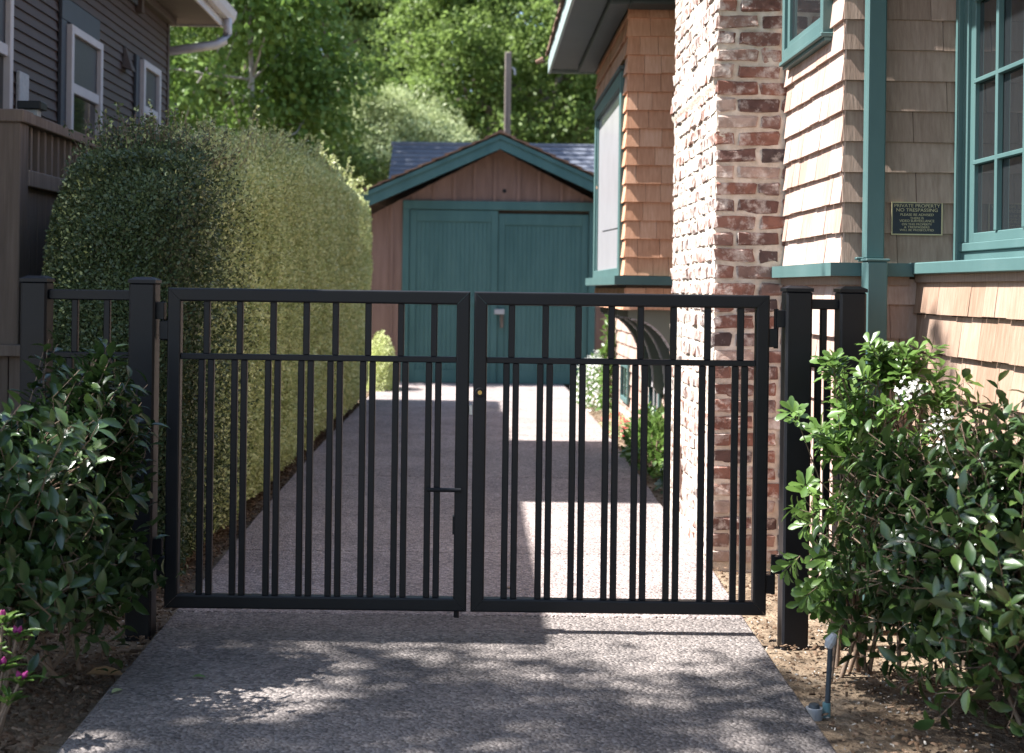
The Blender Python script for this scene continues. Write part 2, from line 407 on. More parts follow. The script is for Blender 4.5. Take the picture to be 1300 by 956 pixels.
# ------------------------------------------------------------------ ground, beds, driveway
def ground():
    n = 60
    xs = np.concatenate([np.linspace(-90, -6, 12), np.linspace(-5, 5, 61), np.linspace(6, 90, 12)])
    ys = np.concatenate([np.linspace(-60, 1, 10), np.linspace(1.5, 22, 100), np.linspace(23, 140, 16)])
    X, Y = np.meshgrid(xs, ys)
    Z = np.full(X.shape, -.035)
    for i in range(X.shape[0]):
        for j in range(X.shape[1]):
            x, y = X[i, j], Y[i, j]
            if abs(x) < 5 and 1.5 < y < 22:
                Z[i, j] += .018 * mnoise.noise((x * 2.2, y * 2.2, 0)) + .012 * mnoise.noise((x * 7, y * 7, 3))
            if y > 24: Z[i, j] += 0.0
    V = np.stack([X, Y, Z], -1).reshape(-1, 3)
    w = len(xs)
    F = [(a * w + b, a * w + b + 1, (a + 1) * w + b + 1, (a + 1) * w + b) for a in range(len(ys) - 1) for b in range(w - 1)]
    me = np_mesh('ground', V, F)
    o = mesh_obj('ground', me, MT['soil'], None, 'structure', True)
    o['label'] = 'dry brown soil around the driveway'
ground()

LEFT = [(-8, -1.34), (4.0, -1.19), (4.7, -1.205), (6.0, -1.225), (8, -1.27), (12, -1.325), (17, -1.335), (20.4, -1.33)]
RIGHT = [(-8, 1.3), (4.0, 1.06), (4.7, 1.075), (5.8, 1.105), (7.0, 1.15), (8.6, 1.155), (10, 1.18), (14, 1.22), (20.4, 1.205)]
def lerp(tab, y):
    for (a, va), (b, vb) in zip(tab, tab[1:]):
        if y <= b: return va + (vb - va) * (y - a) / (b - a)
    return tab[-1][1]
drive = MB().add([(lerp(LEFT, y) + .01, y, -.004) for y in (-8, 4, 8, 12, 20.3)] + [(lerp(RIGHT, y) - .01, y, -.004) for y in (-8, 4, 8, 12, 20.3)],
                 [(i, i + 5, i + 6, i + 1) for i in range(4)]).build('driveway', MT['joint'], None, 'structure')
drive['label'] = 'concrete aggregate driveway running from the gate to the garage'
joints = [-8, -2.5, 0.1, 2.9, 5.8, 7.17, 8.6, 10.05, 11.5, 12.95, 14.4, 15.85, 17.3, 18.75, 20.3]
for j, (a, b) in enumerate(zip(joints, joints[1:])):
    a2, b2 = a + .004, b - .004
    k = 8
    ys = [a2 + (b2 - a2) * i / k for i in range(k + 1)]
    lf = [(lerp(LEFT, y) + .012 * mnoise.noise((y * 6, 1, 0)), y) for y in ys]
    rt = [(lerp(RIGHT, y) + .012 * mnoise.noise((y * 6, 5, 0)), y) for y in ys]
    poly = lf + rt[::-1]
    n = len(poly)
    dz = .003 * rnd.random()
    V = [(x, y, -.06) for x, y in poly] + [(x, y, .006 + dz) for x, y in poly]
    # small arris along the rim
    cx = sum(p[0] for p in poly) / n; cy = sum(p[1] for p in poly) / n
    inn = [(x + (.008 if x < cx else -.008), y + (.006 if y < cy else -.006)) for x, y in poly]
    V += [(x, y, .012 + dz) for x, y in inn]
    F = [(i, (i + 1) % n, n + (i + 1) % n, n + i) for i in range(n)] + [(n + i, n + (i + 1) % n, 2 * n + (i + 1) % n, 2 * n + i) for i in range(n)]
    h = k + 1
    F += [(2 * n + i, 2 * n + n - 1 - i, 2 * n + n - 2 - i, 2 * n + i + 1) for i in range(k)]
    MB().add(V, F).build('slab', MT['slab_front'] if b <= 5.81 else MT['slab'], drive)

def chips(name, spots, n, smin, smax, m, label, flat=.35, zoff=-.02):
    """loose chips on beds; spots = list of (x0,x1,y0,y1) with function bounds"""
    C, D, Nn, L = [], [], [], []
    areas = np.array([(s[1] - s[0]) * (s[3] - s[2]) for s in spots]); areas = areas / areas.sum()
    V, F = [], []
    base = [(-.5, -.3, 0), (.5, -.22, 0), (.45, .3, 0), (-.42, .26, 0), (-.4, -.2, .25), (.4, -.15, .22), (.35, .2, .28), (-.3, .2, .22)]
    quads = [(4, 5, 6, 7), (0, 1, 5, 4), (1, 2, 6, 5), (2, 3, 7, 6), (3, 0, 4, 7)]
    for i in range(n):
        s = spots[rng.choice(len(spots), p=areas)]
        x = rnd.uniform(s[0], s[1]); y = rnd.uniform(s[2], s[3])
        sz = smin + (smax - smin) * rnd.random() ** 2
        e = Matrix.Rotation(rnd.uniform(0, 6.28), 3, 'Z') @ Matrix.Rotation(rnd.gauss(0, flat), 3, 'X') @ Matrix.Rotation(rnd.gauss(0, flat), 3, 'Y')
        o = len(V)
        for b in base:
            p = e @ Vector((b[0] * sz, b[1] * sz * rnd.uniform(.6, 1.2), b[2] * sz * .8))
            V.append((p.x + x, p.y + y, p.z + zoff + .006))
        F += [tuple(q + o for q in f) for f in quads]
    me = np_mesh(name, V, F)
    o = mesh_obj(name, me, m, None, 'stuff')
    o['label'] = label; o['category'] = 'mulch'
    return o
chips('bark_mulch', [(-1.95, -1.24, 4.0, 6.4), (-1.6, -1.29, 6.4, 12), (-1.5, -1.35, 12, 18)], 7500, .008, .034, MT['mulch'], 'dark bark mulch under the hedge and along the drive')
chips('leaf_litter', [(1.12, 1.9, 3.9, 5.2), (1.12, 1.55, 5.2, 7.0), (1.18, 1.5, 8.6, 16)], 3600, .006, .026, MT['mulch'], 'brown leaf litter and chips on the bed by the house')
chips('gravel', [(1.09, 1.6, 4.0, 5.9), (-1.5, -1.24, 5.0, 6.4)], 600, .004, .016, MT['stone'], 'scattered small pebbles at the edge of the driveway', flat=.6)

# ------------------------------------------------------------------ double gate and side fences
GY = 5.54
def px_x(x): return (x - 608 + 2.0) / 325.0
def gate_leaf(x0, x1, uppers, hinge_left, label):
    root = empty('gate_leaf', ((x0 + x1) / 2, GY, .09), label, 'gate')
    y0, y1 = GY - .0255, GY + .0255
    zb, zt, fw = .09, 1.337, .052
    # mitred frame, drawn as rounded bars
    def bar(name, poly, m=MT['black']):
        bm = bmesh.new()
        vs_ = [bm.verts.new((p[0], y0, p[1])) for p in poly]
        f = bm.faces.new(vs_)
        r = bmesh.ops.extrude_face_region(bm, geom=[f])
        for v in r['geom']:
            if isinstance(v, bmesh.types.BMVert): v.co.y = y1
        long_e = [e for e in bm.edges if abs((e.verts[0].co - e.verts[1].co).length) > .5]
        bmesh.ops.bevel(bm, geom=long_e, offset=.007, segments=3, affect='EDGES', profile=.5)
        bmesh.ops.recalc_face_normals(bm, faces=bm.faces)
        me = bpy.data.meshes.new(name); bm.to_mesh(me); bm.free()
        return mesh_obj(name, me, m, root)
    g = .0006
    bar('top_rail', [(x0 + g, zt), (x1 - g, zt), (x1 - fw - g, zt - fw), (x0 + fw + g, zt - fw)])
    bar('bottom_rail', [(x0 + g, zb), (x0 + fw + g, zb + fw), (x1 - fw - g, zb + fw), (x1 - g, zb)])
    bar('stile', [(x0, zb + g), (x0, zt - g), (x0 + fw, zt - fw - g), (x0 + fw, zb + fw + g)])
    bar('stile', [(x1, zb + g), (x1 - fw, zb + fw + g), (x1 - fw, zt - fw - g), (x1, zt - g)])
    zm = 1.07
    MB().box(x0 + fw - .002, x1 - fw + .002, GY - .0165, GY + .0165, zm - .0115, zm + .0115, c=.003).build('mid_rail', MT['black'], root)
    for u in uppers:
        X = px_x(u)
        MB().box(X - .0125, X + .0125, GY - .0125, GY + .0125, zm + .011, zt - fw + .002, c=.003).build('picket', MT['black'], root)
        for dx in (-.0185, .0185):
            MB().box(X + dx - .0125, X + dx + .0125, GY - .0125, GY + .0125, zb + fw - .002, zm - .011, c=.003).build('picket', MT['black'], root)
    return root
UP_L = [261.6, 303.5, 346, 388, 425, 466.4, 508, 550]
UP_R = [648.4, 691.3, 733, 775, 812, 853.7, 897, 938.8]
# pairs stand wider apart than the single pickets above them are thick
def widen(root):
    pass
GL = gate_leaf(-1.21, -.033, UP_L, True, 'black metal driveway gate leaf with a slide bolt, hinged beside the clipped hedge')
GR = gate_leaf(-.017, 1.134, UP_R, False, 'black metal driveway gate leaf with a round brass lock, hinged beside the brick chimney')
# hardware
MB().tube([(-.19, GY - .034, .565), (-.06, GY - .034, .565)], .0085, 10).build('bolt_handle', MT['black'], GL)
MB().tube([(-.072, GY + .036, .62), (-.072, GY + .036, .055)], .011, 10).box(-.085, -.059, GY + .026, GY + .046, .5, .53, .002).box(-.085, -.059, GY + .026, GY + .046, .2, .23, .002).build('drop_bolt', MT['black'], GL)
MB().box(-.091, -.084, GY - .02, GY + .02, .39, .46, .001).build('strike_plate', MT['black'], GL)
MB().box(-.033, -.019, GY - .006, GY + .02, .855, .895, .001).build('latch_tongue', MT['steel'], GL)
lk = MB().tube([(0.009, GY - .026, .945), (0.009, GY - .034, .945)], [.019, .017], 20).build('lock_rose', MT['black'], GR, smooth=False)
MB().tube([(0.009, GY - .034, .945), (0.009, GY - .039, .945)], [.0085, .008], 16).build('lock_cylinder', MT['brass'], GR)
def hinge(root, xg, xp, z, s):
    # xg: outer edge of the gate stile, xp: post face
    x_a, x_b = min(xg, xp), max(xg, xp)
    MB().box(xg - .004 if s > 0 else xg - .032, xg + .032 if s > 0 else xg + .004, GY - .02, GY + .02, z - .075, z - .003, .002).build('hinge', MT['black'], root)
    MB().box(xp - .03 if s > 0 else xp - .004, xp + .004 if s > 0 else xp + .03, GY - .021, GY + .021, z + .003, z + .07, .002).tube([((xg + xp) / 2, GY, z - .08), ((xg + xp) / 2, GY, z + .075)], .009, 8).build('hinge_pin', MT['black'], root)

def post(root, cx, cy=GY):
    h = .0508
    p = MB().box(cx - h, cx + h, cy - h, cy + h, -.15, 1.355, c=.008).build('post', MT['black'], root)
    c = .0535
    m = MB()
    V = [(cx - c, cy - c, 1.353), (cx + c, cy - c, 1.353), (cx + c, cy + c, 1.353), (cx - c, cy + c, 1.353),
         (cx - c, cy - c, 1.366), (cx + c, cy - c, 1.366), (cx + c, cy + c, 1.366), (cx - c, cy + c, 1.366),
         (cx - .03, cy - .03, 1.377), (cx + .03, cy - .03, 1.377), (cx + .03, cy + .03, 1.377), (cx - .03, cy + .03, 1.377)]
    m.add(V, [(3, 2, 1, 0), (0, 1, 5, 4), (1, 2, 6, 5), (2, 3, 7, 6), (3, 0, 4, 7), (4, 5, 9, 8), (5, 6, 10, 9), (6, 7, 11, 10), (7, 4, 8, 11), (8, 9, 10, 11)])
    m.build('post_cap', MT['black'], p)
    return p
def side_fence(xa, xb, pick, label, mid=1.07):
    root = empty('side_fence', ((xa + xb) / 2, GY, 0), label, 'fence')
    post(root, xa); post(root, xb)
    a, b = xa + .0498, xb - .0498
    MB().box(a, b, GY - .02, GY + .02, 1.285, 1.325, c=.004).build('top_rail', MT['black'], root)
    MB().box(a, b, GY - .016, GY + .016, mid - .0115, mid + .0115, c=.003).build('mid_rail', MT['black'], root)
    MB().box(a, b, GY - .02, GY + .02, .10, .14, c=.004).build('bottom_rail', MT['black'], root)
    for X in pick:
        MB().box(X - .0125, X + .0125, GY - .0125, GY + .0125, mid + .011, 1.287, c=.003).build('picket', MT['black'], root)
        for dx in (-.0185, .0185):
            MB().box(X + dx - .0125, X + dx + .0125, GY - .0125, GY + .0125, .138, mid - .011, c=.003).build('picket', MT['black'], root)
    return root
FL = side_fence(-1.725, -1.305, [-1.575, -1.45], 'short black metal fence section with two posts between gate and wooden fence')
FR = side_fence(1.243, 1.452, [1.347], 'narrow black metal fence section with two capped posts against the shingled house')
hinge(GL, -1.21, -1.254, 1.21, -1); hinge(GL, -1.21, -1.254, .29, -1)
hinge(GR, 1.134, 1.192, 1.21, 1); hinge(GR, 1.134, 1.192, .25, 1)

# ------------------------------------------------------------------ shingled house with bay and chimney
HOUSE = empty('shingled_house', (2.6, 9.0, 0), 'cedar shingled house with teal trim, bay and brick chimney beside the driveway', 'house')
H_EXP = .127
def shingle_mesh(key, t=.021):
    V = [(0, 0, 0), (1, 0, 0), (1, -t, 0), (0, -t, 0), (0, .001, .15), (1, .001, .15), (1, -.0015, .15), (0, -.0015, .15)]
    F = [(0, 1, 2, 3), (7, 6, 5, 4), (3, 2, 6, 7), (1, 0, 4, 5), (0, 3, 7, 4), (2, 1, 5, 6)]
    me = bpy.data.meshes.new('shingle'); me.from_pydata([tuple(v) for v in V], [], F)
    me.materials.append(MT[key]); return me
SH = {k: shingle_mesh(k) for k in ('cedar', 'cedar_grey', 'cedar_orange', 'cedar_tan')}
def shingles(parent, p0, p1, z0, z1, key, holes=(), wmin=.1, wmax=.26, seed=0, first=None, exp_=H_EXP):
    """p0->p1 run along the wall so that the outside is to the right-hand side of travel reversed (local -Y)"""
    r = random.Random(seed)
    p0 = Vector((p0[0], p0[1], 0)); p1 = Vector((p1[0], p1[1], 0))
    d = (p1 - p0); Lw = d.length; ang = math.atan2(d.y, d.x)
    z = z0; row = 0
    while z < z1 - .01:
        x = 0.0
        x0 = r.uniform(.03, .2) if row % 2 else 0
        while x < Lw - .004:
            w = r.uniform(wmin, wmax)
            if row and x == 0: w = max(.07, w * r.uniform(.5, 1))
            if Lw - (x + w) < .06: w = Lw - x
            hit = False
            for (ha, hb, hz0, hz1) in holes:
                if z + .02 >= hz0 - .03 and z + exp_ <= hz1 + .14:
                    if x >= ha - .02 and x + w <= hb + .02: hit = True
            if not hit:
                o = bpy.data.objects.new('shingle', SH[key])
                COL.objects.link(o)
                o.parent = parent
                o.matrix_parent_inverse = WORLDLOC[parent.name]['inv']
                hh = min(.15, z1 - z) / .15
                o.matrix_basis = Matrix.Translation(p0 + d * ((x + .001) / Lw) + Vector((0, 0, z + r.gauss(0, .0013)))) @ Matrix.Rotation(ang, 4, 'Z') @ Matrix.Rotation(r.gauss(0, .003), 4, 'Y') @ Matrix.Diagonal((w - .0025, r.uniform(.85, 1.1), hh, 1))
            x += w
        z += exp_; row += 1

# chimney --------------------------------------------------------
CX0, CX1, CYF, CYB = 1.165, 1.53, 7.03, 8.57
def brick_mesh(l, w, h, seed):
    r = random.Random(seed)
    bm = bmesh.new(); bmesh.ops.create_cube(bm, size=1)
    for v in bm.verts: v.co = Vector((v.co.x * l, v.co.y * w, v.co.z * h))
    bmesh.ops.subdivide_edges(bm, edges=[e for e in bm.edges if abs(e.verts[0].co.x - e.verts[1].co.x) > l * .9], cuts=1)
    bmesh.ops.bevel(bm, geom=[e for e in bm.edges if len(e.link_faces) == 2 and e.calc_face_angle() > .5], offset=.008, segments=1, affect='EDGES', profile=.6)
    for v in bm.verts: v.co += Vector((r.gauss(0, .0038), r.gauss(0, .0038), r.gauss(0, .0042)))
    me = bpy.data.meshes.new('brick'); bm.to_mesh(me); bm.free()
    me.materials.append(MT['brick']); return me
STR = [brick_mesh(.204, .095, .064, i) for i in range(7)]
HDR = [brick_mesh(.098, .095, .064, 20 + i) for i in range(5)]
CH_TOP_VIS, CH_TOP = 2.98, 5.6
COURSE = .083
def mortar_core():
    m = MB()
    V, F = [], []
    def sheet(f, nu, nv):
        o = len(V)
        for j in range(nv + 1):
            for i in range(nu + 1): V.append(f(i / nu, j / nv))
        for j in range(nv):
            for i in range(nu):
                a = o + j * (nu + 1) + i
                F.append((a, a + 1, a + nu + 2, a + nu + 1))
    ins = .0115
    def dsp(a, b): return .007 * mnoise.noise((a * 9, b * 9, 1)) + .0045 * mnoise.noise((a * 30, b * 30, 7))
    H = 3.2
    band = lambda z: .016 if 2.365 < z - .05 < 2.52 else 0
    sheet(lambda u, v: (CX0 + .005 - band(v * H) + dsp(CYB + u * (CYF - CYB), v * H), CYB + u * (CYF + ins - CYB) + (dsp(0, v * H) if u == 1 else 0), v * H - .05), 70, 150)
    sheet(lambda u, v: (CX0 + .005 - band(v * H) * (u == 0) + u * (CX1 - CX0) + (dsp(CYF, v * H) if u == 0 else 0), CYF + ins + dsp(u * .36 + 20, v * H) * (u > 0) + (dsp(0, v * H) if u == 0 else 0), v * H - .05), 18, 150)
    m.add(V, F)
    return m.build('chimney', MT['mortar'], HOUSE, smooth=True)
CHIM = mortar_core()
MB().box(CX0 + .03, CX1 + .2, CYF + .03, CYB - .002, -.1, CH_TOP - .05).build('flue_core', MT['mortar'], HOUSE)
upper = MB()
def put_brick(meshes, x, y, z, rz, r):
    o = bpy.data.objects.new('brick', r.choice(meshes))
    COL.objects.link(o); o.parent = CHIM
    o.matrix_basis = Matrix.Translation((x, y, z)) @ Matrix.Rotation(rz + r.choice((0, math.pi)) + r.gauss(0, .008), 4, 'Z') @ Matrix.Rotation(r.gauss(0, .01), 4, 'Y') @ Matrix.Rotation(r.gauss(0, .02), 4, 'X') @ Matrix.Diagonal((1, 1, r.uniform(.93, 1.05), 1))
rb = random.Random(3)
row = 0
z = .035
while z < CH_TOP:
    vis = z < CH_TOP_VIS
    band = .018 if 2.36 < z < 2.52 else 0
    def B(meshes, x, y, rz):
        if vis: put_brick(meshes, x + rb.gauss(0, .002), y + rb.gauss(0, .002), z, rz, rb)
        else:
            l = .204 if meshes is STR else .098
            dx, dy = (l / 2, .0475) if abs(rz) < .1 else (.0475, l / 2)
            upper.box(x - dx, x + dx, y - dy, y + dy, z - .032, z + .032)
    if row % 2 == 0:            # stretcher at the front corner
        B(STR, CX0 - band + .102, CYF - band * .5 + .0475, 0)
        B(HDR if row % 4 else STR, CX0 + .224 + (.049 if row % 4 else .102), CYF + .0475, 0)
        y = CYF + .095 + .018
    else:
        B(STR, CX0 - band + .0475, CYF - band * .5 + .102, math.pi / 2)
        B(STR, CX0 + .095 + .018 + .102, CYF + .0475, 0)
        B(HDR, CX0 + .095 + .018 + .204 + .018 + .049, CYF + .0475, 0)
        y = CYF + .204 + .018
    while y < CYB - .05:
        if y + .204 <= CYB + .03: B(STR, CX0 - band + .0475, y + .102, math.pi / 2); y += .222
        else: B(HDR, CX0 - band + .0475, min(y + .049, CYB - .05), math.pi / 2); y += .12
    z += COURSE; row += 1
uo = upper.build('upper_bricks', MT['brick'], CHIM, 'stuff')
# small clean-out door low on the lit side of the chimney
co = MB().box(CX0 - .012, CX0 + .005, 8.05, 8.22, .2, .47, .003).build('cleanout_door', MT['redwood'], CHIM)

# walls --------------------------------------------------------
W1X, WFY, W2L, W2U = 1.52, 5.92, 1.83, 2.0
def wallbox(name, dims):
    return box(name, dims, MT['sheath'], HOUSE)
ZB = 1.475
w1 = wallbox('wall', (W1X, 4.2, WFY, 16.4, -.1, 3.75))
shingles(w1, (W1X, CYF + .0), (W1X, WFY - .012), ZB, 2.75, 'cedar', holes=[(CYF - 6.95, CYF - 6.14, 2.46, 3.6)], seed=2)
shingles(w1, (W1X - .012, WFY), (W2U, WFY), ZB, 2.75, 'cedar_grey', seed=5, wmin=.12, wmax=.3)
# lower part under the belt, courses set a little lower
shingles(w1, (W1X, CYF), (W1X, WFY), .04, 1.41, 'cedar', seed=9, exp_=.1405)
shingles(w1, (W1X, WFY), (W2L, WFY), .04, 1.41, 'cedar', seed=12, exp_=.1405)
shingles(w1, (W1X, 16.4), (W1X, 9.3), .04, 1.20, 'cedar', seed=15, wmin=.12, wmax=.3)
w2 = wallbox('wall', (W2L, 4.2, 2.2, WFY - .002, -.1, 1.425))
shingles(w2, (W2L, WFY), (W2L, 3.6), .03, 1.425, 'cedar_tan', seed=21, wmin=.1, wmax=.24, exp_=.155)
w2u = wallbox('wall', (W2U + .03, 4.2, 2.2, WFY - .002, 1.425, 3.75))
# belt course and sill
belt = MB()
belt.prism([(W1X - .07, CYF - .002), (W1X - .07, WFY - .07), (W2L - .035, WFY - .07), (W2L - .035, WFY + .002), (W1X + .002, WFY + .002), (W1X + .002, CYF - .002)], 2, 1.421, 1.476)
belt.build('belt_trim', MT['teal'], HOUSE)
MB().prism([(W1X - .025, CYF - .002), (W1X - .025, WFY - .022), (W2L - .04, WFY - .022), (W2L - .04, WFY + .002), (W1X + .002, WFY + .002), (W1X + .002, CYF - .002)], 2, 1.385, 1.4205).build('drip_board', MT['cedar_grey'], HOUSE)
MB().box(W2L - .045, W2U + .04, 3.4, WFY - .004, 1.430, 1.478, .004).build('window_sill', MT['teal'], HOUSE)
MB().box(W2L - .018, W2L + .05, 3.4, WFY - .024, 1.398, 1.4295).build('drip_board', MT['cedar_grey'], HOUSE)
# roofs above the picture
MB().prism([(1.12, 3.72), (1.12, 3.80), (4.2, 5.6), (7.2, 3.80), (7.2, 3.72)], 1, 1.9, 9.35).build('roof', MT['woodroof'], HOUSE)
# main window of the near wall --------------------------------------------------------
def near_window():
    X = W2U
    win = MB().box(X - .012, X + .03, 3.5, WFY - .004, 1.4782, 1.525, .003).box(X - .022, X + .03, 3.5, WFY - .03, 1.5252, 1.56, .003).build('window', MT['teal'], HOUSE)
    # far casing, stepped
    MB().box(X - .03, X + .03, WFY - .062, WFY - .016, 1.479, 3.2, .003).build('casing', MT['teal'], win)
    MB().box(X - .012, X + .03, WFY - .115, WFY - .0625, 1.5602, 3.2, .004).build('casing', MT['teal'], win)
    MB().box(X + .002, X + .035, WFY - .165, WFY - .1155, 1.5602, 3.2, .003).build('sash_stile', MT['teal'], win)
    MB().box(X + .002, X + .035, 3.6, WFY - .1655, 1.5602, 1.60, .003).build('sash_rail', MT['teal'], win)
    MB().box(X + .020, X + .0225, 3.6, WFY - .1655, 1.6, 3.2).build('pane', MT['glass'], win)
    y = WFY - .1655 - .26
    while y > 3.7:
        MB().box(X - .006, X + .0195, y - .012, y + .012, 1.60, 3.2, .003).build('muntin', MT['teal'], win)
        y -= .284
    for z in (1.885, 2.215, 2.545, 2.875):
        MB().box(X - .004, X + .0185, 3.6, WFY - .166, z - .009, z + .009, .002).build('muntin', MT['teal'], win)
    return win
near_window()
# window between chimney and corner
def upper_window():
    X = W1X
    y0, y1, z0, z1 = 6.13, 6.955, 2.475, 3.55
    win = MB().box(X - .05, X + .02, y0, y0 + .045, z0, z1, .003).box(X - .05, X + .02, y1 - .045, y1, z0, z1, .003).box(X - .05, X + .02, y0 + .0455, y1 - .0455, z0, z0 + .055, .003).box(X - .05, X + .02, y0 + .0455, y1 - .0455, z1 - .05, z1, .003).build('window', MT['teal'], HOUSE)
    MB().box(X - .062, X - .002, y0 - .02, y1 + .005, z0 - .02, z0 - .001, .003).box(X - .045, X - .002, y0 - .01, y1 + .003, z0 - .036, z0 - .0205, .002).build('sill', MT['teal'], win)
    MB().box(X - .033, X + .0, y0 + .046, y0 + .085, z0 + .056, z1 - .05, .003).box(X - .033, X + .0, y1 - .085, y1 - .046, z0 + .056, z1 - .05, .003).box(X - .033, X, y0 + .086, y1 - .086, z0 + .056, z0 + .09, .003).build('sash', MT['teal'], win)
    MB().box(X - .018, X - .015, y0 + .085, y1 - .085, z0 + .09, z1 - .05).build('pane', MT['glass'], win)
    for k in range(5):
        yy = y0 + .12 + k * .115
        MB().box(X - .0145, X - .004, yy, yy + .06, z0 + .09, z1 - .05).build('shutter_slat', MT['teal'], win)
upper_window()
# rain pipe on the front corner wall
dp = MB().box(1.583, 1.661, WFY - .105, WFY - .045, 1.492, 3.7, .006).build('downspout', MT['teal'], HOUSE)
MB().box(1.572, 1.657, WFY - .175, WFY - .085, -.05, 1.480, .006).build('lower_pipe', MT['teal'], dp)
MB().box(1.568, 1.664, WFY - .178, WFY - .042, 1.4805, 1.4915, .003).build('collar', MT['teal'], dp)
MB().box(1.55, 1.582, WFY - .09, WFY - .06, 1.487, 1.499, .003).build('strap', MT['teal'], dp)

# bay on brackets ------------------------------------------------------------
BX, BY0, BY1 = 1.016, 9.80, 12.38
bay = box('bay', (BX, W1X - .002, BY0, BY1, 1.225, 3.34), MT['sheath'], HOUSE)
shingles(bay, (BX - .012, BY0), (W1X, BY0), 1.452, 3.30, 'cedar_orange', seed=31, wmin=.09, wmax=.2)
shingles(bay, (BX, BY1), (BX, BY0 - .012), 1.452, 3.30, 'cedar_orange', holes=[(BY1 - 12.25, BY1 - 9.98, 1.452, 2.93)], seed=33, wmin=.09, wmax=.2)
shingles(bay, (BX - .012, BY0), (W1X, BY0), 1.215, 1.385, 'cedar_orange', seed=35, wmin=.09, wmax=.2, exp_=.17)
shingles(bay, (BX, BY1), (BX, BY0 - .012), 1.215, 1.385, 'cedar_orange', seed=36, wmin=.09, wmax=.2, exp_=.17)
MB().prism([(BX - .085, BY1 + .03), (BX - .085, BY0 - .06), (W1X - .03, BY0 - .06), (W1X - .03, BY0), (BX, BY0), (BX, BY1 + .03)], 2, 1.388, 1.449).build('bay_belt', MT['teal'], HOUSE)
def bay_window():
    X = BX
    y0, y1, z0, z1 = 9.99, 12.24, 1.4495, 2.90
    win = MB().box(X - .035, X + .01, y0, y0 + .11, z0, z1, .004).box(X - .035, X + .01, y1 - .11, y1, z0, z1, .004).box(X - .035, X + .01, y0 + .1105, y1 - .1105, z1 - .1, z1, .004).box(X - .035, X + .01, y0 + .1105, y1 - .1105, z0, z0 + .06, .004).build('window', MT['teal'], HOUSE)
    MB().box(X - .05, X + .01, y0 - .03, y1 + .03, z1 + .0005, z1 + .03, .004).build('head_casing', MT['soffit'], win)
    MB().box(X - .02, X + .01, y0 + .1105, y0 + .17, z0 + .0605, z1 - .1005, .003).build('sash_stile', MT['teal'], win)
    MB().box(X - .02, X + .01, y1 - .17, y1 - .1105, z0 + .0605, z1 - .1005, .003).build('sash_stile', MT['teal'], win)
    MB().box(X - .008, X - .004, y0 + .17, y1 - .17, z0 + .0605, z1 - .1005).build('blind', MT['blind'], win)
    MB().tube([(X - .009, 11.6, 1.83), (X - .009, 10.2, 1.80)], .0035, 6).build('blind_cord', MT['screen'], win)
bay_window()
# eave over the bay
EZ = 3.33
MB().box(.62, 1.6, 9.42, 12.80, EZ, EZ + .02).build('soffit', MT['soffit'], HOUSE)
MB().box(.60, .62, 9.40, 12.82, EZ - .035, EZ + .13, .003).box(.6202, 1.6, 12.801, 12.82, EZ - .03, EZ + .13, .003).box(.6202, 1.6, 9.40, 9.419, EZ - .03, EZ + .13, .003).build('fascia', MT['sunlit_teal'], HOUSE)
MB().box(BX - .16, BX - .013, 9.55, 12.6, EZ - .05, EZ - .001, .01).box(BX - .013, 1.55, 9.55, 9.78, EZ - .045, EZ - .001, .01).build('soffit_moulding', MT['soffit'], HOUSE)
MB().tube([(.56, 12.84, EZ + .1), (.49, 12.86, EZ + .075)], [.03, .018], 8).build('gutter_stub', MT['woodroof'], HOUSE)
rs = MB()
for k in range(26):
    yy = 9.38 + k * .1335
    rs.prism([(.575 + rnd.uniform(-.012, .008), EZ + .125), (.575, EZ + .150 + rnd.uniform(0, .008)), (1.8, EZ + .72), (1.8, EZ + .695)], 1, yy, yy + .13)
rs.build('bay_roof', MT['woodroof'], HOUSE)
# curved brackets
def bracket(y):
    a0, z_t, xw, zb = BX + .03, 1.213, W1X - .013, .52
    arc = []
    for k in range(15):
        t = math.pi / 2 * k / 14
        arc.append((a0 + .02 + (xw - .09 - a0 - .02) * math.sin(t), zb + .06 + (z_t - .06 - zb - .06) * math.cos(t) ** .9 if k < 14 else zb + .06))
    poly = [(a0, z_t), (a0, z_t - .05)] + arc + [(xw - .06, zb), (xw, zb), (xw, z_t)]
    br = MB().prism(poly, 1, y, y + .06).build('bracket', MT['bracket'], HOUSE)
    st = MB()
    for (p, q) in zip(arc, arc[1:]):
        st.prism([p, q, (q[0] - .012, q[1] - .006), (p[0] - .006, p[1] - .012)], 1, y - .004, y + .064)
    st.build('lit_edge', MT['white'], br)  # white strip stands in for light along the cut edge
for y in (9.9, 10.65, 11.4, 12.15): bracket(y)
# cellar windows in the low wall behind the brackets
for (y0, y1, z0, z1) in ((11.55, 12.25, .30, .80), (14.0, 14.7, .22, .62)):
    X = W1X - .016
    wn_ = MB().box(X - .03, X, y0, y0 + .05, z0, z1, .003).box(X - .03, X, y1 - .05, y1, z0, z1, .003).box(X - .03, X, y0 + .0505, y1 - .0505, z0, z0 + .05, .003).box(X - .03, X, y0 + .0505, y1 - .0505, z1 - .05, z1, .003).build('cellar_window', MT['teal'], HOUSE)
    MB().box(X - .012, X - .009, y0 + .05, y1 - .05, z0 + .05, z1 - .05).build('pane', MT['glass'], wn_)
    MB().box(X - .02, X - .0125, (y0 + y1) / 2 - .012, (y0 + y1) / 2 + .012, z0 + .05, z1 - .05).build('muntin', MT['teal'], wn_)

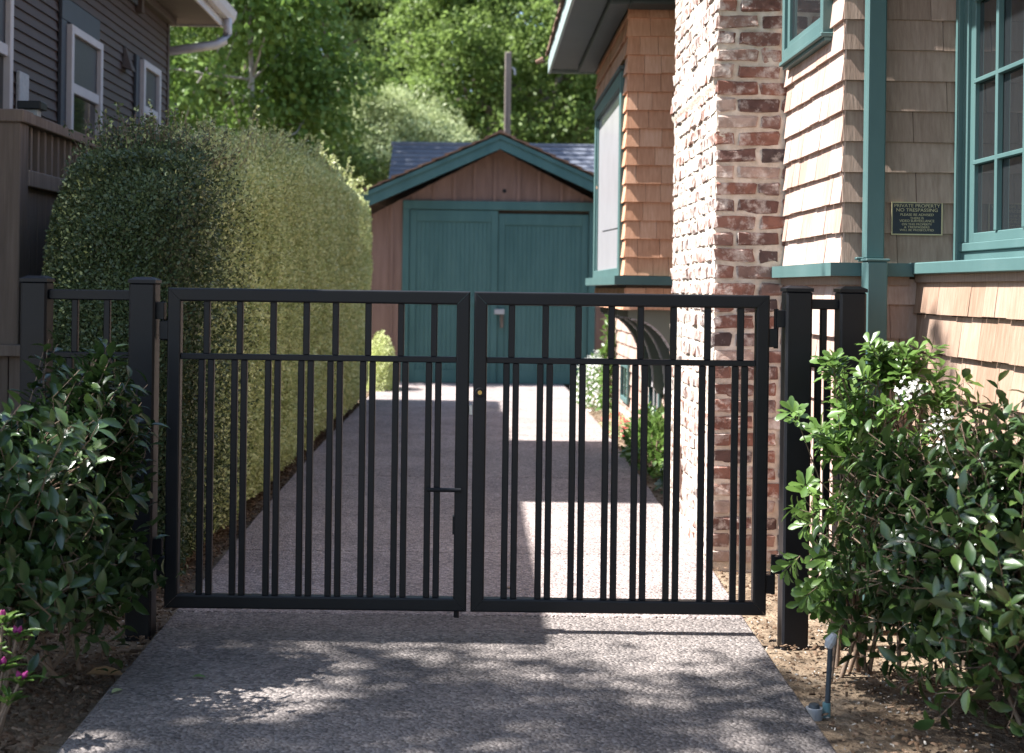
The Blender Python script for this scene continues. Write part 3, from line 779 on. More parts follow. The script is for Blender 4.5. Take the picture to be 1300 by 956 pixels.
# sign on the corner wall ----------------------------------------------------
def sign():
    x0, x1, z0, z1, Y = 1.712, 1.925, 1.595, 1.733, WFY - .0155
    root = empty('warning_sign', ((x0 + x1) / 2, Y, z0), 'small navy no trespassing sign with gold lettering on weathered shingles', 'sign')
    MB().box(x0, x1, Y - .004, Y, z0, z1).build('plate', MT['sign_blue'], root)
    b = .005
    fr = MB()
    for d in ((x0, x1, z1 - b, z1), (x0, x1, z0, z0 + b), (x0, x0 + b, z0 + b, z1 - b), (x1 - b, x1, z0 + b, z1 - b)):
        fr.box(d[0], d[1], Y - .0065, Y - .0041, d[2], d[3])
    fr.build('border', MT['sign_gold'], root)
    lines = [('PRIVATE PROPERTY', .0195, .190), ('NO TRESPASSING', .0195, .172), ('PLEASE BE ADVISED', .0145, .138), ('THERE IS', .0125, .056), ('VIDEO SURVEILLANCE', .0145, .145), ('ON THIS PROPERTY', .0125, .125), ('& TRESPASSERS', .0125, .105), ('WILL BE PROSECUTED', .0125, .142)]
    z = z1 - .0225
    dg = bpy.context.evaluated_depsgraph_get()
    for txt, size, wd in lines:
        cu = bpy.data.curves.new('lettering', 'FONT'); cu.body = txt; cu.size = size; cu.align_x = 'CENTER'; cu.extrude = .0006
        to = bpy.data.objects.new('tmp', cu); COL.objects.link(to)
        bpy.context.view_layer.update()
        dg = bpy.context.evaluated_depsgraph_get()
        me = bpy.data.meshes.new_from_object(to.evaluated_get(dg))
        w = to.dimensions.x
        bpy.data.objects.remove(to)
        me.transform(Matrix.Translation(((x0 + x1) / 2, Y - .0050, z)) @ Matrix.Rotation(R(90), 4, 'X') @ Matrix.Diagonal((wd / w, 1, 1, 1)))
        me.materials.clear()
        mesh_obj('lettering', me, MT['sign_gold'], root)
        z -= size * .83 + .0016
sign()

# ------------------------------------------------------------------ dark sided house
SX = -3.3
SIDED = empty('sided_house', (-6, 12, 0), 'dark brown lap sided house with white sash windows behind the hedge', 'house')
box('wall', (-9.5, SX, 5.75, 14.82, -.1, 4.29), MT['siding'], SIDED)
sw = box('siding', (SX - .01, SX + .002, 5.76, 14.80, .3, 4.30), MT['siding'], SIDED)
zz = 1.20
k = 0
while zz < 4.2:
    t = .021
    me_y = [9.05, 14.82]
    MB().prism([(SX + .003, zz), (SX + .003 + t, zz), (SX + .006, zz + .084), (SX + .003, zz + .084)], 1, 5.75, 14.825).build('siding_board', MT['siding'], sw)
    zz += .0775; k += 1
# corner boards
MB().box(SX - .02, SX + .032, 14.77, 14.85, .3, 4.25, .003).build('corner_board', MT['siding'], SIDED)
def sash_window(y0, y1, z0, z1, zmid, wide_head=True):
    X = SX + .02
    fr = MB().box(X + .01, X + .07, y0, y0 + .065, z0, z1, .004).box(X + .01, X + .07, y1 - .065, y1, z0, z1, .004).box(X + .01, X + .07, y0 + .064, y1 - .064, z1 - .065, z1 - .0005, .004).box(X + .01, X + .075, y0 + .064, y1 - .064, z0 + .0005, z0 + .06, .004)
    win = fr.build('window', MT['white'], SIDED)
    MB().box(X, X + .028, y0 - .14, y0 - .001, z0 - .1, z1 + .02, .003).build('casing', MT['slateblue'], win)
    MB().box(X, X + .028, y1 + .001, y1 + .03, z0 - .1, z1 + .02, .003).build('casing', MT['slateblue'], win)
    if wide_head: MB().box(X, X + .03, y0 - .14, y1 + .03, z1 + .021, z1 + .20, .003).build('head_board', MT['slateblue'], win)
    MB().box(X + .015, X + .055, y0 + .0655, y1 - .0655, zmid - .045, zmid + .035, .004).build('meeting_rail', MT['white'], win)
    MB().box(X + .03, X + .033, y0 + .0655, y1 - .0655, zmid + .0355, z1 - .0655).build('pane', MT['screen'], win)
    MB().box(X + .02, X + .023, y0 + .0655, y1 - .0655, z0 + .0605, zmid - .0455).build('pane', MT['glass'], win)
sash_window(11.11, 12.03, 2.15, 3.38, 2.90)
sash_window(13.50, 14.22, 2.15, 3.49, 3.03, False)
sash_window(8.85, 9.72, 2.15, 3.42, 2.93)
MB().box(SX + .02, SX + .05, 9.98, 10.19, 2.50, 2.84, .006).build('utility_box', MT['greyplastic'], SIDED)
wl = MB().add([(SX + .02, 12.92, 3.33), (SX + .02, 13.10, 3.33), (SX + .11, 13.08, 3.30), (SX + .11, 12.94, 3.30), (SX + .03, 12.99, 3.53), (SX + .03, 13.03, 3.53)],
               [(0, 1, 2, 3), (0, 3, 4), (3, 2, 5, 4), (2, 1, 5), (1, 0, 4, 5)]).build('wall_lamp', MT['soffit_brown'], SIDED)
MB().box(SX + .02, SX + .08, 13.42, 13.50, 3.92, 4.16, .004).build('eave_block', MT['soffit_brown'], SIDED)
MB().box(SX + .02, SX + .045, 9.1, 13.4, 3.98, 4.16, .003).build('frieze_board', MT['slateblue'], SIDED)
# eave, gutter, pipe
EXL = -2.80
MB().box(SX - .4, EXL, 5.35, 15.22, 4.140, 4.162).box(SX, SX + .09, 5.8, 14.9, 4.060, 4.139, .006).build('soffit', MT['soffit_brown'], SIDED)
MB().box(EXL + .0005, EXL + .022, 5.35, 15.225, 4.110, 4.300, .002).box(SX - .4, EXL, 15.2205, 15.24, 4.120, 4.300, .002).build('fascia', MT['white'], SIDED)
gut = MB()
gx = EXL + .023
gp = [(gx, 4.310), (gx, 4.205), (gx + .02, 4.190), (gx + .07, 4.190), (gx + .10, 4.240), (gx + .115, 4.310), (gx + .105, 4.310), (gx + .092, 4.245), (gx + .066, 4.200), (gx + .024, 4.200), (gx + .01, 4.210), (gx + .01, 4.310)]
n = len(gp)
ya, yb = 5.35, 15.40
V = [(p[0], ya, p[1]) for p in gp] + [(p[0], yb, p[1]) for p in gp]
gut.add(V, [(i, (i + 1) % n, n + (i + 1) % n, n + i) for i in range(n)])
gut.prism(gp[:6], 1, yb - .004, yb)
gut.build('gutter', MT['white'], SIDED)
MB().tube([(gx + .055, 15.16, 4.200), (gx + .055, 15.16, 4.040), (gx + .03, 15.14, 3.960), (gx - .06, 15.08, 3.90), (SX - .02, 14.93, 3.80), (SX - .06, 14.93, 3.70), (SX - .06, 14.93, .05)], .05, 4).build('downspout', MT['white'], SIDED, smooth=True)
MB().prism([(-9.9, 4.300), (EXL + .02, 4.300), (EXL + .02, 4.340), (-6.4, 5.72), (-9.9, 4.360)], 1, 5.35, 15.24).build('roof', MT['slate'], SIDED)
# unseen upper storey over the near half, sized for its shade on the drive
box('unseen_upper_wall', (-9.3, SX, 9.15, 12.25, 4.4, 5.95), MT['siding'], SIDED)
MB().prism([(-9.7, 5.90), (-2.75, 5.90), (-2.75, 5.98), (-6.2, 7.4), (-9.7, 5.98)], 1, 8.93, 12.55).build('unseen_upper_roof', MT['slate'], SIDED)

# ------------------------------------------------------------------ wooden fence in front of that house
WF = empty('wooden_fence', (-2.5, 9.5, 0), 'weathered wooden privacy fence with slatted top and thick corner post behind the hedge', 'fence')
pst = MB().box(-2.585, -2.445, 7.53, 7.67, -.1, 2.20, .006).build('post', MT['fencewood'], WF)
MB().box(-2.605, -2.425, 7.515, 7.69, 2.2005, 2.27, .006).build('post_cap', MT['fencewood'], pst)
MB().box(-2.555, -2.435, 7.691, 13.6, 2.205, 2.265, .005).build('cap_rail', MT['fencewood'], WF)
MB().box(-2.53, -2.44, 7.671, 13.6, 1.87, 1.96, .005).build('lower_rail', MT['fencewood'], WF)
y = 7.80
while y < 10.2:
    MB().box(-2.51, -2.475, y, y + .035, 1.9605, 2.2045, .002).build('slat', MT['fencewood'], WF); y += .125
y = 7.672
while y < 11.2:
    w = rnd.uniform(.13, .15)
    MB().box(-2.505 + rnd.uniform(0, .004), -2.48, y, y + w - .004, .05, 1.869, .002).build('board', MT['fencewood'], WF); y += w
low = empty('low_wooden_fence', (-2.95, 7.6, 0), 'low plank fence with tan ledge board beside the thick wooden post', 'fence')
MB().box(-3.9, -2.40, 7.44, 7.525, .96, 1.02, .004).build('ledge_board', MT['fencewood'], low)
x = -3.9
while x < -2.43:
    MB().box(x, x + .136, 7.5, 7.522, .02, .9595, .002).build('plank', MT['fencewood'], low); x += .142
pl = empty('post_light', (-2.49, 7.82, 2.266), 'small black flat light on the wooden fence rail', 'light')
MB().box(-2.545, -2.415, 7.77, 7.89, 2.302, 2.346, .004).build('light_cap', MT['black'], pl)
MB().box(-2.52, -2.44, 7.795, 7.865, 2.2655, 2.3015, .003).build('light_base', MT['greyplastic'], pl)

# ------------------------------------------------------------------ garage
GF = 19.9
GAR = empty('garage', (.27, 21.5, 0), 'small gabled garage with red brown boards and teal double doors', 'garage')
gz_e, gz_r, gcx = 2.37, 3.40, .27
box('body', (-1.52, 2.06, GF + .03, 24.6, -.05, 2.5), MT['sheath'], GAR)
# boards left, right and gable
def gable_top(x): return gz_r - .1 - abs(x - gcx) * (gz_r - gz_e) / 1.98
x = -1.52
while x < 2.05:
    w = rnd.uniform(.27, .33)
    xe = min(x + w, 2.06)
    z0 = 2.565 if (x > -1.1 and xe < 1.66) else -.02
    for (a, b, zb_) in ([(x, xe, z0)] if not (x < -1.08 < xe or x < 1.63 < xe) else [(x, -1.08 if x < 0 else 1.63, -.02 if x < 0 else 2.565), (-1.08 if x < 0 else 1.63, xe, 2.565 if x < 0 else -.02)]):
        if b - a < .02: continue
        MB().prism([(a + .003, zb_), (b - .003, zb_), (b - .003, gable_top(b)), (a + .003, gable_top(a))] if not (a < gcx < b) else [(a + .003, zb_), (b - .003, zb_), (b - .003, gable_top(b)), (gcx, gable_top(gcx)), (a + .003, gable_top(a))], 1, GF + rnd.uniform(0, .004), GF + .03).build('board', MT['redwood'], GAR)
    if x > -1.4: MB().prism([(x - .02, max(z0, 2.565) if -1.1 < x < 1.66 else -.02), (x + .02, max(z0, 2.565) if -1.1 < x < 1.66 else -.02), (x + .02, gable_top(x) - .012), (x - .02, gable_top(x) - .012)], 1, GF - .018, GF - .0005).build('batten', MT['redwood'], GAR)
    x += w
MB().tube([(.34, GF - .002, 2.72), (.34, GF + .02, 2.72)], .03, 12).build('vent_hole', MT['black'], GAR)
# door trim
MB().box(-1.08, 1.63, GF - .04, GF + .02, 2.45, 2.57, .004).build('door_header', MT['door'], GAR)
for (a, b) in ((-1.08, -.985), (1.535, 1.63)): MB().box(a, b, GF - .04, GF + .02, 0, 2.4495, .004).build('door_jamb', MT['door'], GAR)
for (a, b, zt, yo) in ((-.978, .258, 2.44, 0.0), (.264, 1.528, 2.40, .02)):
    d = box('door', (a, b, GF + .0 + yo, GF + .03 + yo, .02, zt), MT['door'], GAR)
    fr = MB()
    yf = GF - .022 + yo
    fr.box(a, a + .09, yf, GF - .0005 + yo, .02, zt, .003).box(b - .09, b, yf, GF - .0005 + yo, .02, zt, .003)
    fr.box(a + .0905, b - .0905, yf, GF - .0005 + yo, zt - .16, zt, .003).box(a + .0905, b - .0905, yf, GF - .0005 + yo, .02, .2, .003)
    fr.box(a + .0905, b - .0905, yf, GF - .0005 + yo, 1.12, 1.24, .003)
    fr.build('door_frame', MT['door'], d)
    pb = MB(); x = a + .095
    while x < b - .1:
        w = .062
        pb.box(x, min(x + w - .005, b - .091), GF - .007 + yo, GF - .0006 + yo, .2005, 1.1195, .003)
        pb.box(x, min(x + w - .005, b - .091), GF - .007 + yo, GF - .0006 + yo, 1.2405, zt - .1605, .003)
        x += w
    pb.build('beadboard', MT['door'], d, 'stuff')
hk = MB().box(.22, .36, GF - .05, GF - .0225, .99, 1.06, .004).build('door_hasp', MT['greyplastic'], GAR)
MB().box(.30, .35, GF - .055, GF - .0225, .80, .989, .004).build('padlock_plate', MT['bark'], GAR)
# roof
pitch = math.atan2(gz_r - gz_e, 1.98)
for s in (-1, 1):
    xe = gcx + s * 2.34
    MB().prism([(gcx, gz_r), (xe, gz_e - .01), (xe, gz_e + .06), (gcx, gz_r + .07)], 1, GF - .32, 24.9).build('roof', MT['sheath'], GAR)
    MB().prism([(gcx + s * .001, gz_r + .03), (xe, gz_e + .02), (xe, gz_e - .145), (gcx + s * .001, gz_r - .125)], 1, GF - .355, GF - .321).build('bargeboard', MT['door'], GAR)
    MB().prism([(gcx + s * .001, gz_r + .072), (xe + s * .03, gz_e + .058), (xe + s * .03, gz_e - .005), (gcx + s * .001, gz_r + .012)], 1, GF - .378, GF - .3555).build('barge_moulding', MT['door'], GAR)
    L_ = 2.16
    for i in range(13):
        for j in range(4):
            f0, f1 = i / 13 - .012, (i + 1) / 13 + .01
            p = lambda f, up: (xe + s * .05 + (gcx - xe - s * .05) * f, gz_e + .055 + (gz_r - gz_e + .02) * f + up)
            a0, a1 = p(f0, 0.03), p(f1, .012)
            yy = GF - .40 + j * .16 + rnd.uniform(-.012, .012)
            MB().prism([(a0[0], a0[1]), (a1[0], a1[1]), (a1[0], a1[1] + .012), (a0[0], a0[1] + .028)], 1, yy, yy + .155).build('roof_shingle', MT['woodroof'], GAR)
for j in range(6):
    yy = GF - .42 + j * .22
    MB().prism([(gcx - .12, gz_r + .045), (gcx, gz_r + .105), (gcx + .12, gz_r + .045), (gcx + .12, gz_r + .07), (gcx, gz_r + .135), (gcx - .12, gz_r + .07)], 1, yy, yy + .235 ).build('ridge_cap', MT['woodroof'], GAR)

# ------------------------------------------------------------------ grey roofed house behind
NB = empty('grey_roofed_house', (3, 31, 0), 'low building with blue grey shingle roof behind the garage', 'house')
ry, rz_, ez_, ey = 30.0, 4.36, 3.0, 27.9
box('wall', (-1.6, 9.0, 28.3, 31.3, -.05, 3.05), MT['plaster'], NB)
for i in range(13):
    f0, f1 = i / 13, (i + 1) / 13
    ya_, za_ = ey + (ry - ey) * f0, ez_ + (rz_ - ez_) * f0
    yb_, zb_ = ey + (ry - ey) * f1, ez_ + (rz_ - ez_) * f1
    MB().prism([(ya_, za_ - .03), (ya_ - .012, za_ + .022), (yb_ + .02, zb_ + .012), (yb_ + .02, zb_ - .03)], 0, -1.86 , 9.4).build('shingle_course', MT['slate'], NB)
MB().prism([(ry, rz_ - .02), (ry, rz_), (31.7, 3.25), (31.7, 3.2)], 0, -1.86, 9.4).build('rear_roof', MT['slate'], NB)
MB().tube([(-1.9, ry + .02, rz_ + .015), (9.4, ry + .02, rz_ + .015)], .06, 8).build('ridge', MT['slate'], NB)
UPOLE = empty('utility_post', (.47, 25.2, 0), 'weathered square timber post rising behind the garage ridge', 'post')
MB().box(.41, .525, 25.14, 25.26, -.1, 5.55, .012).build('shaft', MT['pole'], UPOLE)
MB().tube([(.53, 25.2, 5.28), (.58, 25.2, 5.25), (.59, 25.2, 5.15)], .022, 8).build('insulator', MT['greyplastic'], UPOLE)

# ------------------------------------------------------------------ clipped hedge
def hedge():
    root = empty('hedge', (-1.85, 11.5, 0), 'tall clipped small leaved hedge along the driveway, wispy on top', 'hedge')
    Y0, Y1, xr, xl = 6.28, 16.8, -1.315, -2.36
    def Ht(y): return np.interp(y, [6.2, 7.2, 8.2, 9.2, 10.2, 12, 14, 17.4], [1.94, 1.97, 2.04, 2.20, 2.33, 2.42, 2.45, 2.40])
    rc = .24
    def lf_(x, y): return (.08 + .30 * np.clip((9.0 - y) / 1.5, 0, 1)) * np.clip((-1.80 - x) / .5, 0, 1) ** 1.6
    def noisev(P):
        return np.array([.05 * mnoise.noise((p[0] * 1.6, p[1] * 1.6, p[2] * 1.6)) + .02 * mnoise.noise((p[0] * 6, p[1] * 6, p[2] * 6)) for p in P])
    def capY(x): return Y0 + 1.5 * np.clip((xr - .12 - x) / .93, 0, 1.2) ** 2
    # long side and top: cross-section walked by arc length
    def section(n, ylo, yhi, dens_top=.32):
        y = rng.uniform(ylo, yhi, n); H = Ht(y)
        part = rng.random(n)
        P = np.zeros((n, 3)); Nn = np.zeros((n, 3)); P[:, 1] = y
        side = part < .66
        k = side
        zz = rng.uniform(.03, 1, n) * (H - rc)
        P[k, 0] = xr - .03 * (zz[k] < .3) * (0.3 - zz[k]) / .3 * 3; P[k, 2] = zz[k]; Nn[k] = (1, 0, 0)
        c = (part >= .66) & (part < .80)
        a = rng.uniform(0, math.pi / 2, n)
        P[c, 0] = xr - rc + rc * np.cos(a[c]); P[c, 2] = H[c] - rc + rc * np.sin(a[c]); Nn[c, 0] = np.cos(a[c]); Nn[c, 2] = np.sin(a[c])
        t = part >= .80
        P[t, 0] = rng.uniform(xl, xr - rc, n)[t]; P[t, 2] = H[t] - lf_(P[t, 0], P[t, 1]); Nn[t] = (0, 0, 1)
        keep = P[:, 1] > capY(P[:, 0]) + .05
        return P[keep], Nn[keep]
    def endcap(n):
        P = np.zeros((n, 3)); Nn = np.tile(np.array([0, -1., 0]), (n, 1))
        P[:, 0] = rng.uniform(xl + .05, xr, n); P[:, 2] = rng.uniform(.03, 2.0, n); P[:, 1] = Y0
        t_ = np.clip((xr - .12 - P[:, 0]) / .93, 0, 1.2)
        P[:, 2] *= (2.0 - lf_(P[:, 0], 7.0)) / 2.0
        P[:, 1] = capY(P[:, 0])
        er = np.clip((P[:, 0] - (xr - .2)) / .2, 0, 1); et = np.clip((P[:, 2] - 1.6) / .38, 0, 1)
        P[:, 1] += .2 * (1 - np.sqrt(1 - er ** 2 * .99)) + .45 * et ** 2
        Nn[:, 0] += er * 1.0 - 3.2 * t_ / 1.0; Nn[:, 2] += et * .9
        return P, unit(Nn)
    sets = [(section(62000, Y0 + .2, 8.2), .0205), (section(70000, 8.2, 11), .024), (section(52000, 11, 14), .029), (section(40000, 14, Y1), .034), (endcap(75000), .020)]
    Cs, Ds, Ns, Ls = [], [], [], []
    for (P, Nn), sz in sets:
        n = len(P)
        dep = np.abs(rng.normal(0, .045, n)) - .02
        P = P + Nn * (noisev(P) - dep)[:, None]
        P[:, 2] = np.maximum(P[:, 2], .02)
        D = unit(rand_dirs(n) * .9 + Nn * .55 + np.array([0, 0, .35]))
        Nl = unit(Nn * 1.0 + rand_dirs(n) * .8 + np.array([0, 0, .2]))
        Cs.append(P); Ds.append(D); Ns.append(Nl); Ls.append(sz * rng.uniform(.7, 1.3, n))
    # far end cap and soft shoots on top
    n = 9000
    P = np.stack([rng.uniform(xl, xr, n), np.full(n, Y1) + rng.normal(0, .04, n), rng.uniform(.03, 2.38, n)], -1)
    Cs.append(P); Ds.append(rand_dirs(n)); Ns.append(unit(rand_dirs(n) + np.array([0, 1, .2]))); Ls.append(.034 * rng.uniform(.7, 1.3, n))
    tw = MB()
    ns = 2600
    for i in range(ns):
        y = rnd.uniform(Y0 + .05, Y1) if i % 3 else rnd.uniform(Y0 + .05, 8.5)
        x = rnd.uniform(xl + .1, xr - .1); y = max(y, float(capY(x)) + rnd.uniform(.42, .6)); h = float(Ht(y) - lf_(x, y))
        ln = abs(rnd.gauss(.07, .07)) + .03
        if i % 23 == 0: ln += .12
        if i % 9 == 0 and 8.5 < y < 15: x = xr - rnd.uniform(.05, .3); ln = rnd.uniform(.2, .36)
        b = Vector((x, y, h - .08)); d = Vector((rnd.gauss(0, .28), rnd.gauss(0, .28), 1)).normalized()
        if rnd.random() < .15: d = Vector((rnd.uniform(.2, .8), rnd.gauss(0, .3), .7)).normalized()
        e = b + d * (ln + .08)
        tw.tube([b, e], [.0022, .0012], 3, cap=False)
        m = int(8 + ln * 90)
        t = rng.uniform(.2, 1, m)
        P = np.array(b)[None] + np.array(d)[None] * (t * (ln + .08))[:, None] + rng.normal(0, .006, (m, 3))
        Cs.append(P); Ds.append(unit(rand_dirs(m) + np.array([0, 0, .5]))); Ns.append(rand_dirs(m)); Ls.append(np.full(m, np.interp(y, [6, 17], [.021, .032])) * rng.uniform(.7, 1.2, m))
    C = np.concatenate(Cs); D = np.concatenate(Ds); Nn = np.concatenate(Ns); L = np.concatenate(Ls)
    # shade put into leaf colour: dark at the street end, pale variegated along the drive
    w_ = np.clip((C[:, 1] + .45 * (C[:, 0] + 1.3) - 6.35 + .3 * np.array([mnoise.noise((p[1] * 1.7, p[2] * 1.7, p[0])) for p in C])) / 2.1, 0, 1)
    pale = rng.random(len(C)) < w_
    for q, key in ((pale, 'hedge'), (~pale, 'hedge_shaded')):
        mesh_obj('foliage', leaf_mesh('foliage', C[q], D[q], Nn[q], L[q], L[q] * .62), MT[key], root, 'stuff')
    tw.build('shoots', MT['twig'], root, 'stuff')
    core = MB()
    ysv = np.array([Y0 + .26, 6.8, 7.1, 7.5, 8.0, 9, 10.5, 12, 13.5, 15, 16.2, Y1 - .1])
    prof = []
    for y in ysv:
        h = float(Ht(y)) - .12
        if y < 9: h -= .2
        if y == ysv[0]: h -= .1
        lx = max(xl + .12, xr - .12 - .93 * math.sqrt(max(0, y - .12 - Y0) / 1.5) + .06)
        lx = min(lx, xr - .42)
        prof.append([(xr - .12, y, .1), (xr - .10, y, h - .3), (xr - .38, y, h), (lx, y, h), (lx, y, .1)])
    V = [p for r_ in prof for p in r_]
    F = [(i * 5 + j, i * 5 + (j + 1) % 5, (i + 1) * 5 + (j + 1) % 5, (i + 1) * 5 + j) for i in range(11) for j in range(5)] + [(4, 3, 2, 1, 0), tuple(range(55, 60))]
    core.add(V, F).build('shadow_core', MT['hedgecore'], root)  # solid dark core, coloured as the hedge's shaded inside
    st = MB()
    for i in range(16):
        y = 6.6 + i * .68; x = -1.75 + rnd.uniform(-.1, .1)
        st.tube([(x, y, -.06), (x + .03, y, .2), (x + .1, y + .05, .7)], [.04, .03, .02], 6)
    st.build('stem', MT['bark'], root)
hedge()

# ------------------------------------------------------------------ trees
def tree(name, label, base, height, trunk_r, clumps, leaf, per, key, sun_gaps=(), bark='bark', droop=0.0, spread=.55, trunk_top=None, group=None, limbs=14, asp=.6):
    """clumps: list of (center, radius); leaves are scattered through each clump's volume, thicker to the outside"""
    root = empty(name, base, label, 'tree', group)
    b = Vector(base)
    top = Vector(trunk_top) if trunk_top else b + Vector((0, 0, height))
    tk = MB()
    pts = [b - Vector((0, 0, .2))]
    for i in range(1, 7):
        f = i / 6
        pts.append(b.lerp(top, f) + Vector((rnd.gauss(0, .12), rnd.gauss(0, .12), 0)) * (f * height * .12))
    tk.tube(pts, [trunk_r * (1.25 - .95 * i / 6) for i in range(7)], 9)
    for i in range(limbs):
        c, r_ = clumps[rnd.randrange(len(clumps))]
        f = rnd.uniform(.35, .95); p = pts[min(6, int(f * 6) + 1)]
        c = Vector(c); mid = p.lerp(c, .5) + Vector((rnd.gauss(0, .2), rnd.gauss(0, .2), rnd.uniform(0, .3)))
        tk.tube([p, mid, c], [trunk_r * .38, trunk_r * .24, trunk_r * .07], 6)
    tk.build('trunk', MT[bark], root, smooth=True)
    Cs, Ds, Ns, Ls = [], [], [], []
    for (c, r_) in clumps:
        n = int(per * (r_ ** 2))
        d = rand_dirs(n)
        rad = r_ * (1 - np.abs(rng.normal(0, .22, n)))
        # sub-clumping: pull leaves towards twig ends
        k = max(6, int(9 * r_ * r_) + 6)
        tips = unit(rng.normal(size=(k, 3))) * (r_ * rng.uniform(.45, 1.05, (k, 1)))
        which = rng.integers(0, k, n)
        P = np.where(rng.random((n, 1)) < .72, tips[which] + rng.normal(0, r_ * .17 * spread / .55, (n, 3)) * np.array([1, 1, .7]), d * rad[:, None])
        out = unit(P)
        P = P * np.array([1, 1, .85]) + np.array(c)
        D = unit(rand_dirs(n) * .8 + out * .5 + np.array([0, 0, -droop]))
        Nn = unit(rand_dirs(n) * .7 + np.array([0, 0, .7]) + out * .4)
        Cs.append(P); Ds.append(D); Ns.append(Nn); Ls.append(leaf * rng.uniform(.65, 1.35, n))
    C = np.concatenate(Cs); L = np.concatenate(Ls); D = np.concatenate(Ds); Nn = np.concatenate(Ns)
    for (gp_, gr_) in sun_gaps:                      # openings cut along the sun's line to light the plants below
        rel = C - np.array(gp_); ax = np.array(to_sun[:])
        dd = np.linalg.norm(rel - (rel @ ax)[:, None] * ax[None], axis=1)
        k_ = dd > gr_ * (1 + .5 * np.sin(C[:, 2] * 5) * np.cos(C[:, 1] * 7)); C, L, D, Nn = C[k_], L[k_], D[k_], Nn[k_]
    me = leaf_mesh('crown', C, D, Nn, L, L * asp)
    mesh_obj('crown', me, MT[key], root)
    return root

def shell(cx, cy, cz, rx, ry, rz, n, rmin, rmax, seed, inner=.12):
    """clumps over the outside of a crown, with a few inside"""
    r = random.Random(seed); out = []
    while len(out) < n:
        p = Vector((r.gauss(0, 1), r.gauss(0, 1), r.gauss(0, 1))).normalized()
        if p.y > .45: continue
        k = r.uniform(.3, .75) if r.random() < inner else r.uniform(.8, 1.06)
        out.append(((cx + p.x * rx * k, cy + p.y * ry * k, cz + p.z * rz * k), r.uniform(rmin, rmax)))
    return out
def blob(cx, cy, cz, rx, ry, rz, n, rmin, rmax, seed):
    r = random.Random(seed); out = []
    for i in range(n):
        while True:
            p = Vector((r.uniform(-1, 1), r.uniform(-1, 1), r.uniform(-1, 1)))
            if .35 < p.length < 1: break
        out.append(((cx + p.x * rx, cy + p.y * ry, cz + p.z * rz), r.uniform(rmin, rmax)))
    return out
tree('oak_tree', 'broad dense oak tree with bright clumped foliage behind the grey roof', (2.4, 38, 0), 8, .38, shell(2.3, 37.5, 7.4, 4.9, 4.2, 5.2, 150, .55, 1.05, 1), .135, 800, 'oak', limbs=26)
tree('oak_tree', 'tall oak tree with sunlit crown between the maple and the big oak', (-5.0, 30.5, 0), 8, .3, shell(-4.7, 30.0, 7.0, 2.5, 2.3, 4.6, 95, .45, .9, 2), .12, 900, 'oak', limbs=22)
tree('oak_tree', 'distant oak tree filling the gap behind the other oaks', (-3.0, 46, 0), 10, .4, shell(-2.0, 47, 8.5, 9.5, 4.0, 8.5, 230, 1.2, 2.0, 3, .4), .21, 420, 'oak', limbs=18)
tree('oak_tree', 'dark oak tree standing behind the sided house', (-13, 38, 0), 7, .4, shell(-13, 38, 6.0, 5.0, 3.0, 5.0, 110, .8, 1.5, 4), .16, 500, 'oak', limbs=14)
tree('oak_tree', 'oak tree rising beyond the shingled house', (9.5, 41, 0), 8, .4, shell(9.0, 41, 7.4, 4.6, 3.4, 6.4, 100, .8, 1.4, 5), .17, 480, 'oak', limbs=14)
tree('maple_tree', 'light green maple with pale trunk drooping behind the gutter of the sided house', (-3.35, 20.6, 0), 6.5, .06, blob(-4.0, 21.0, 5.0, 1.75, 1.5, 2.6, 30, .45, .85, 6), .105, 1500, 'maple', bark='palebark', droop=.9, asp=.75, spread=.8)
tree('olive_tree', 'round pale silvery green tree beside the grey shingle roof', (-2.4, 32.6, 0), 4.2, .14, shell(-2.2, 32.6, 3.9, 1.95, 1.2, 1.85, 100, .4, .7, 8), .10, 3000, 'olive', asp=.34, spread=.75)
tree('shade_tree', 'broad unseen tree added over the pavement to dim the sky light', (3.8, -1.6, 0), 5.0, .22, blob(.2, .1, 6.6, 5.4, 2.6, 1.7, 46, .7, 1.15, 14), .14, 420, 'maple', spread=.8)  # canopy added out of view to cut sky light on the foreground
tree('shade_tree', 'spreading street tree that shades the gate', (-7.0, 2.6, 0), 5.5, .2, blob(-6.5, 4.2, 7.4, 1.5, 1.8, 1.4, 36, .5, .85, 12) + blob(-3.3, 3.95, 7.7, .9, .55, .8, 3, .3, .5, 13) + blob(-4.4, 4.7, 7.3, .9, .9, .8, 13, .22, .38, 15) + [((-2.65, 5.68, 7.3), .3)], .10, 1100, 'maple', spread=.8, sun_gaps=[((-1.36, 4.62, .92), .26), ((-1.22, 4.55, .85), .2), ((-1.36, 4.12, .33), .14)])

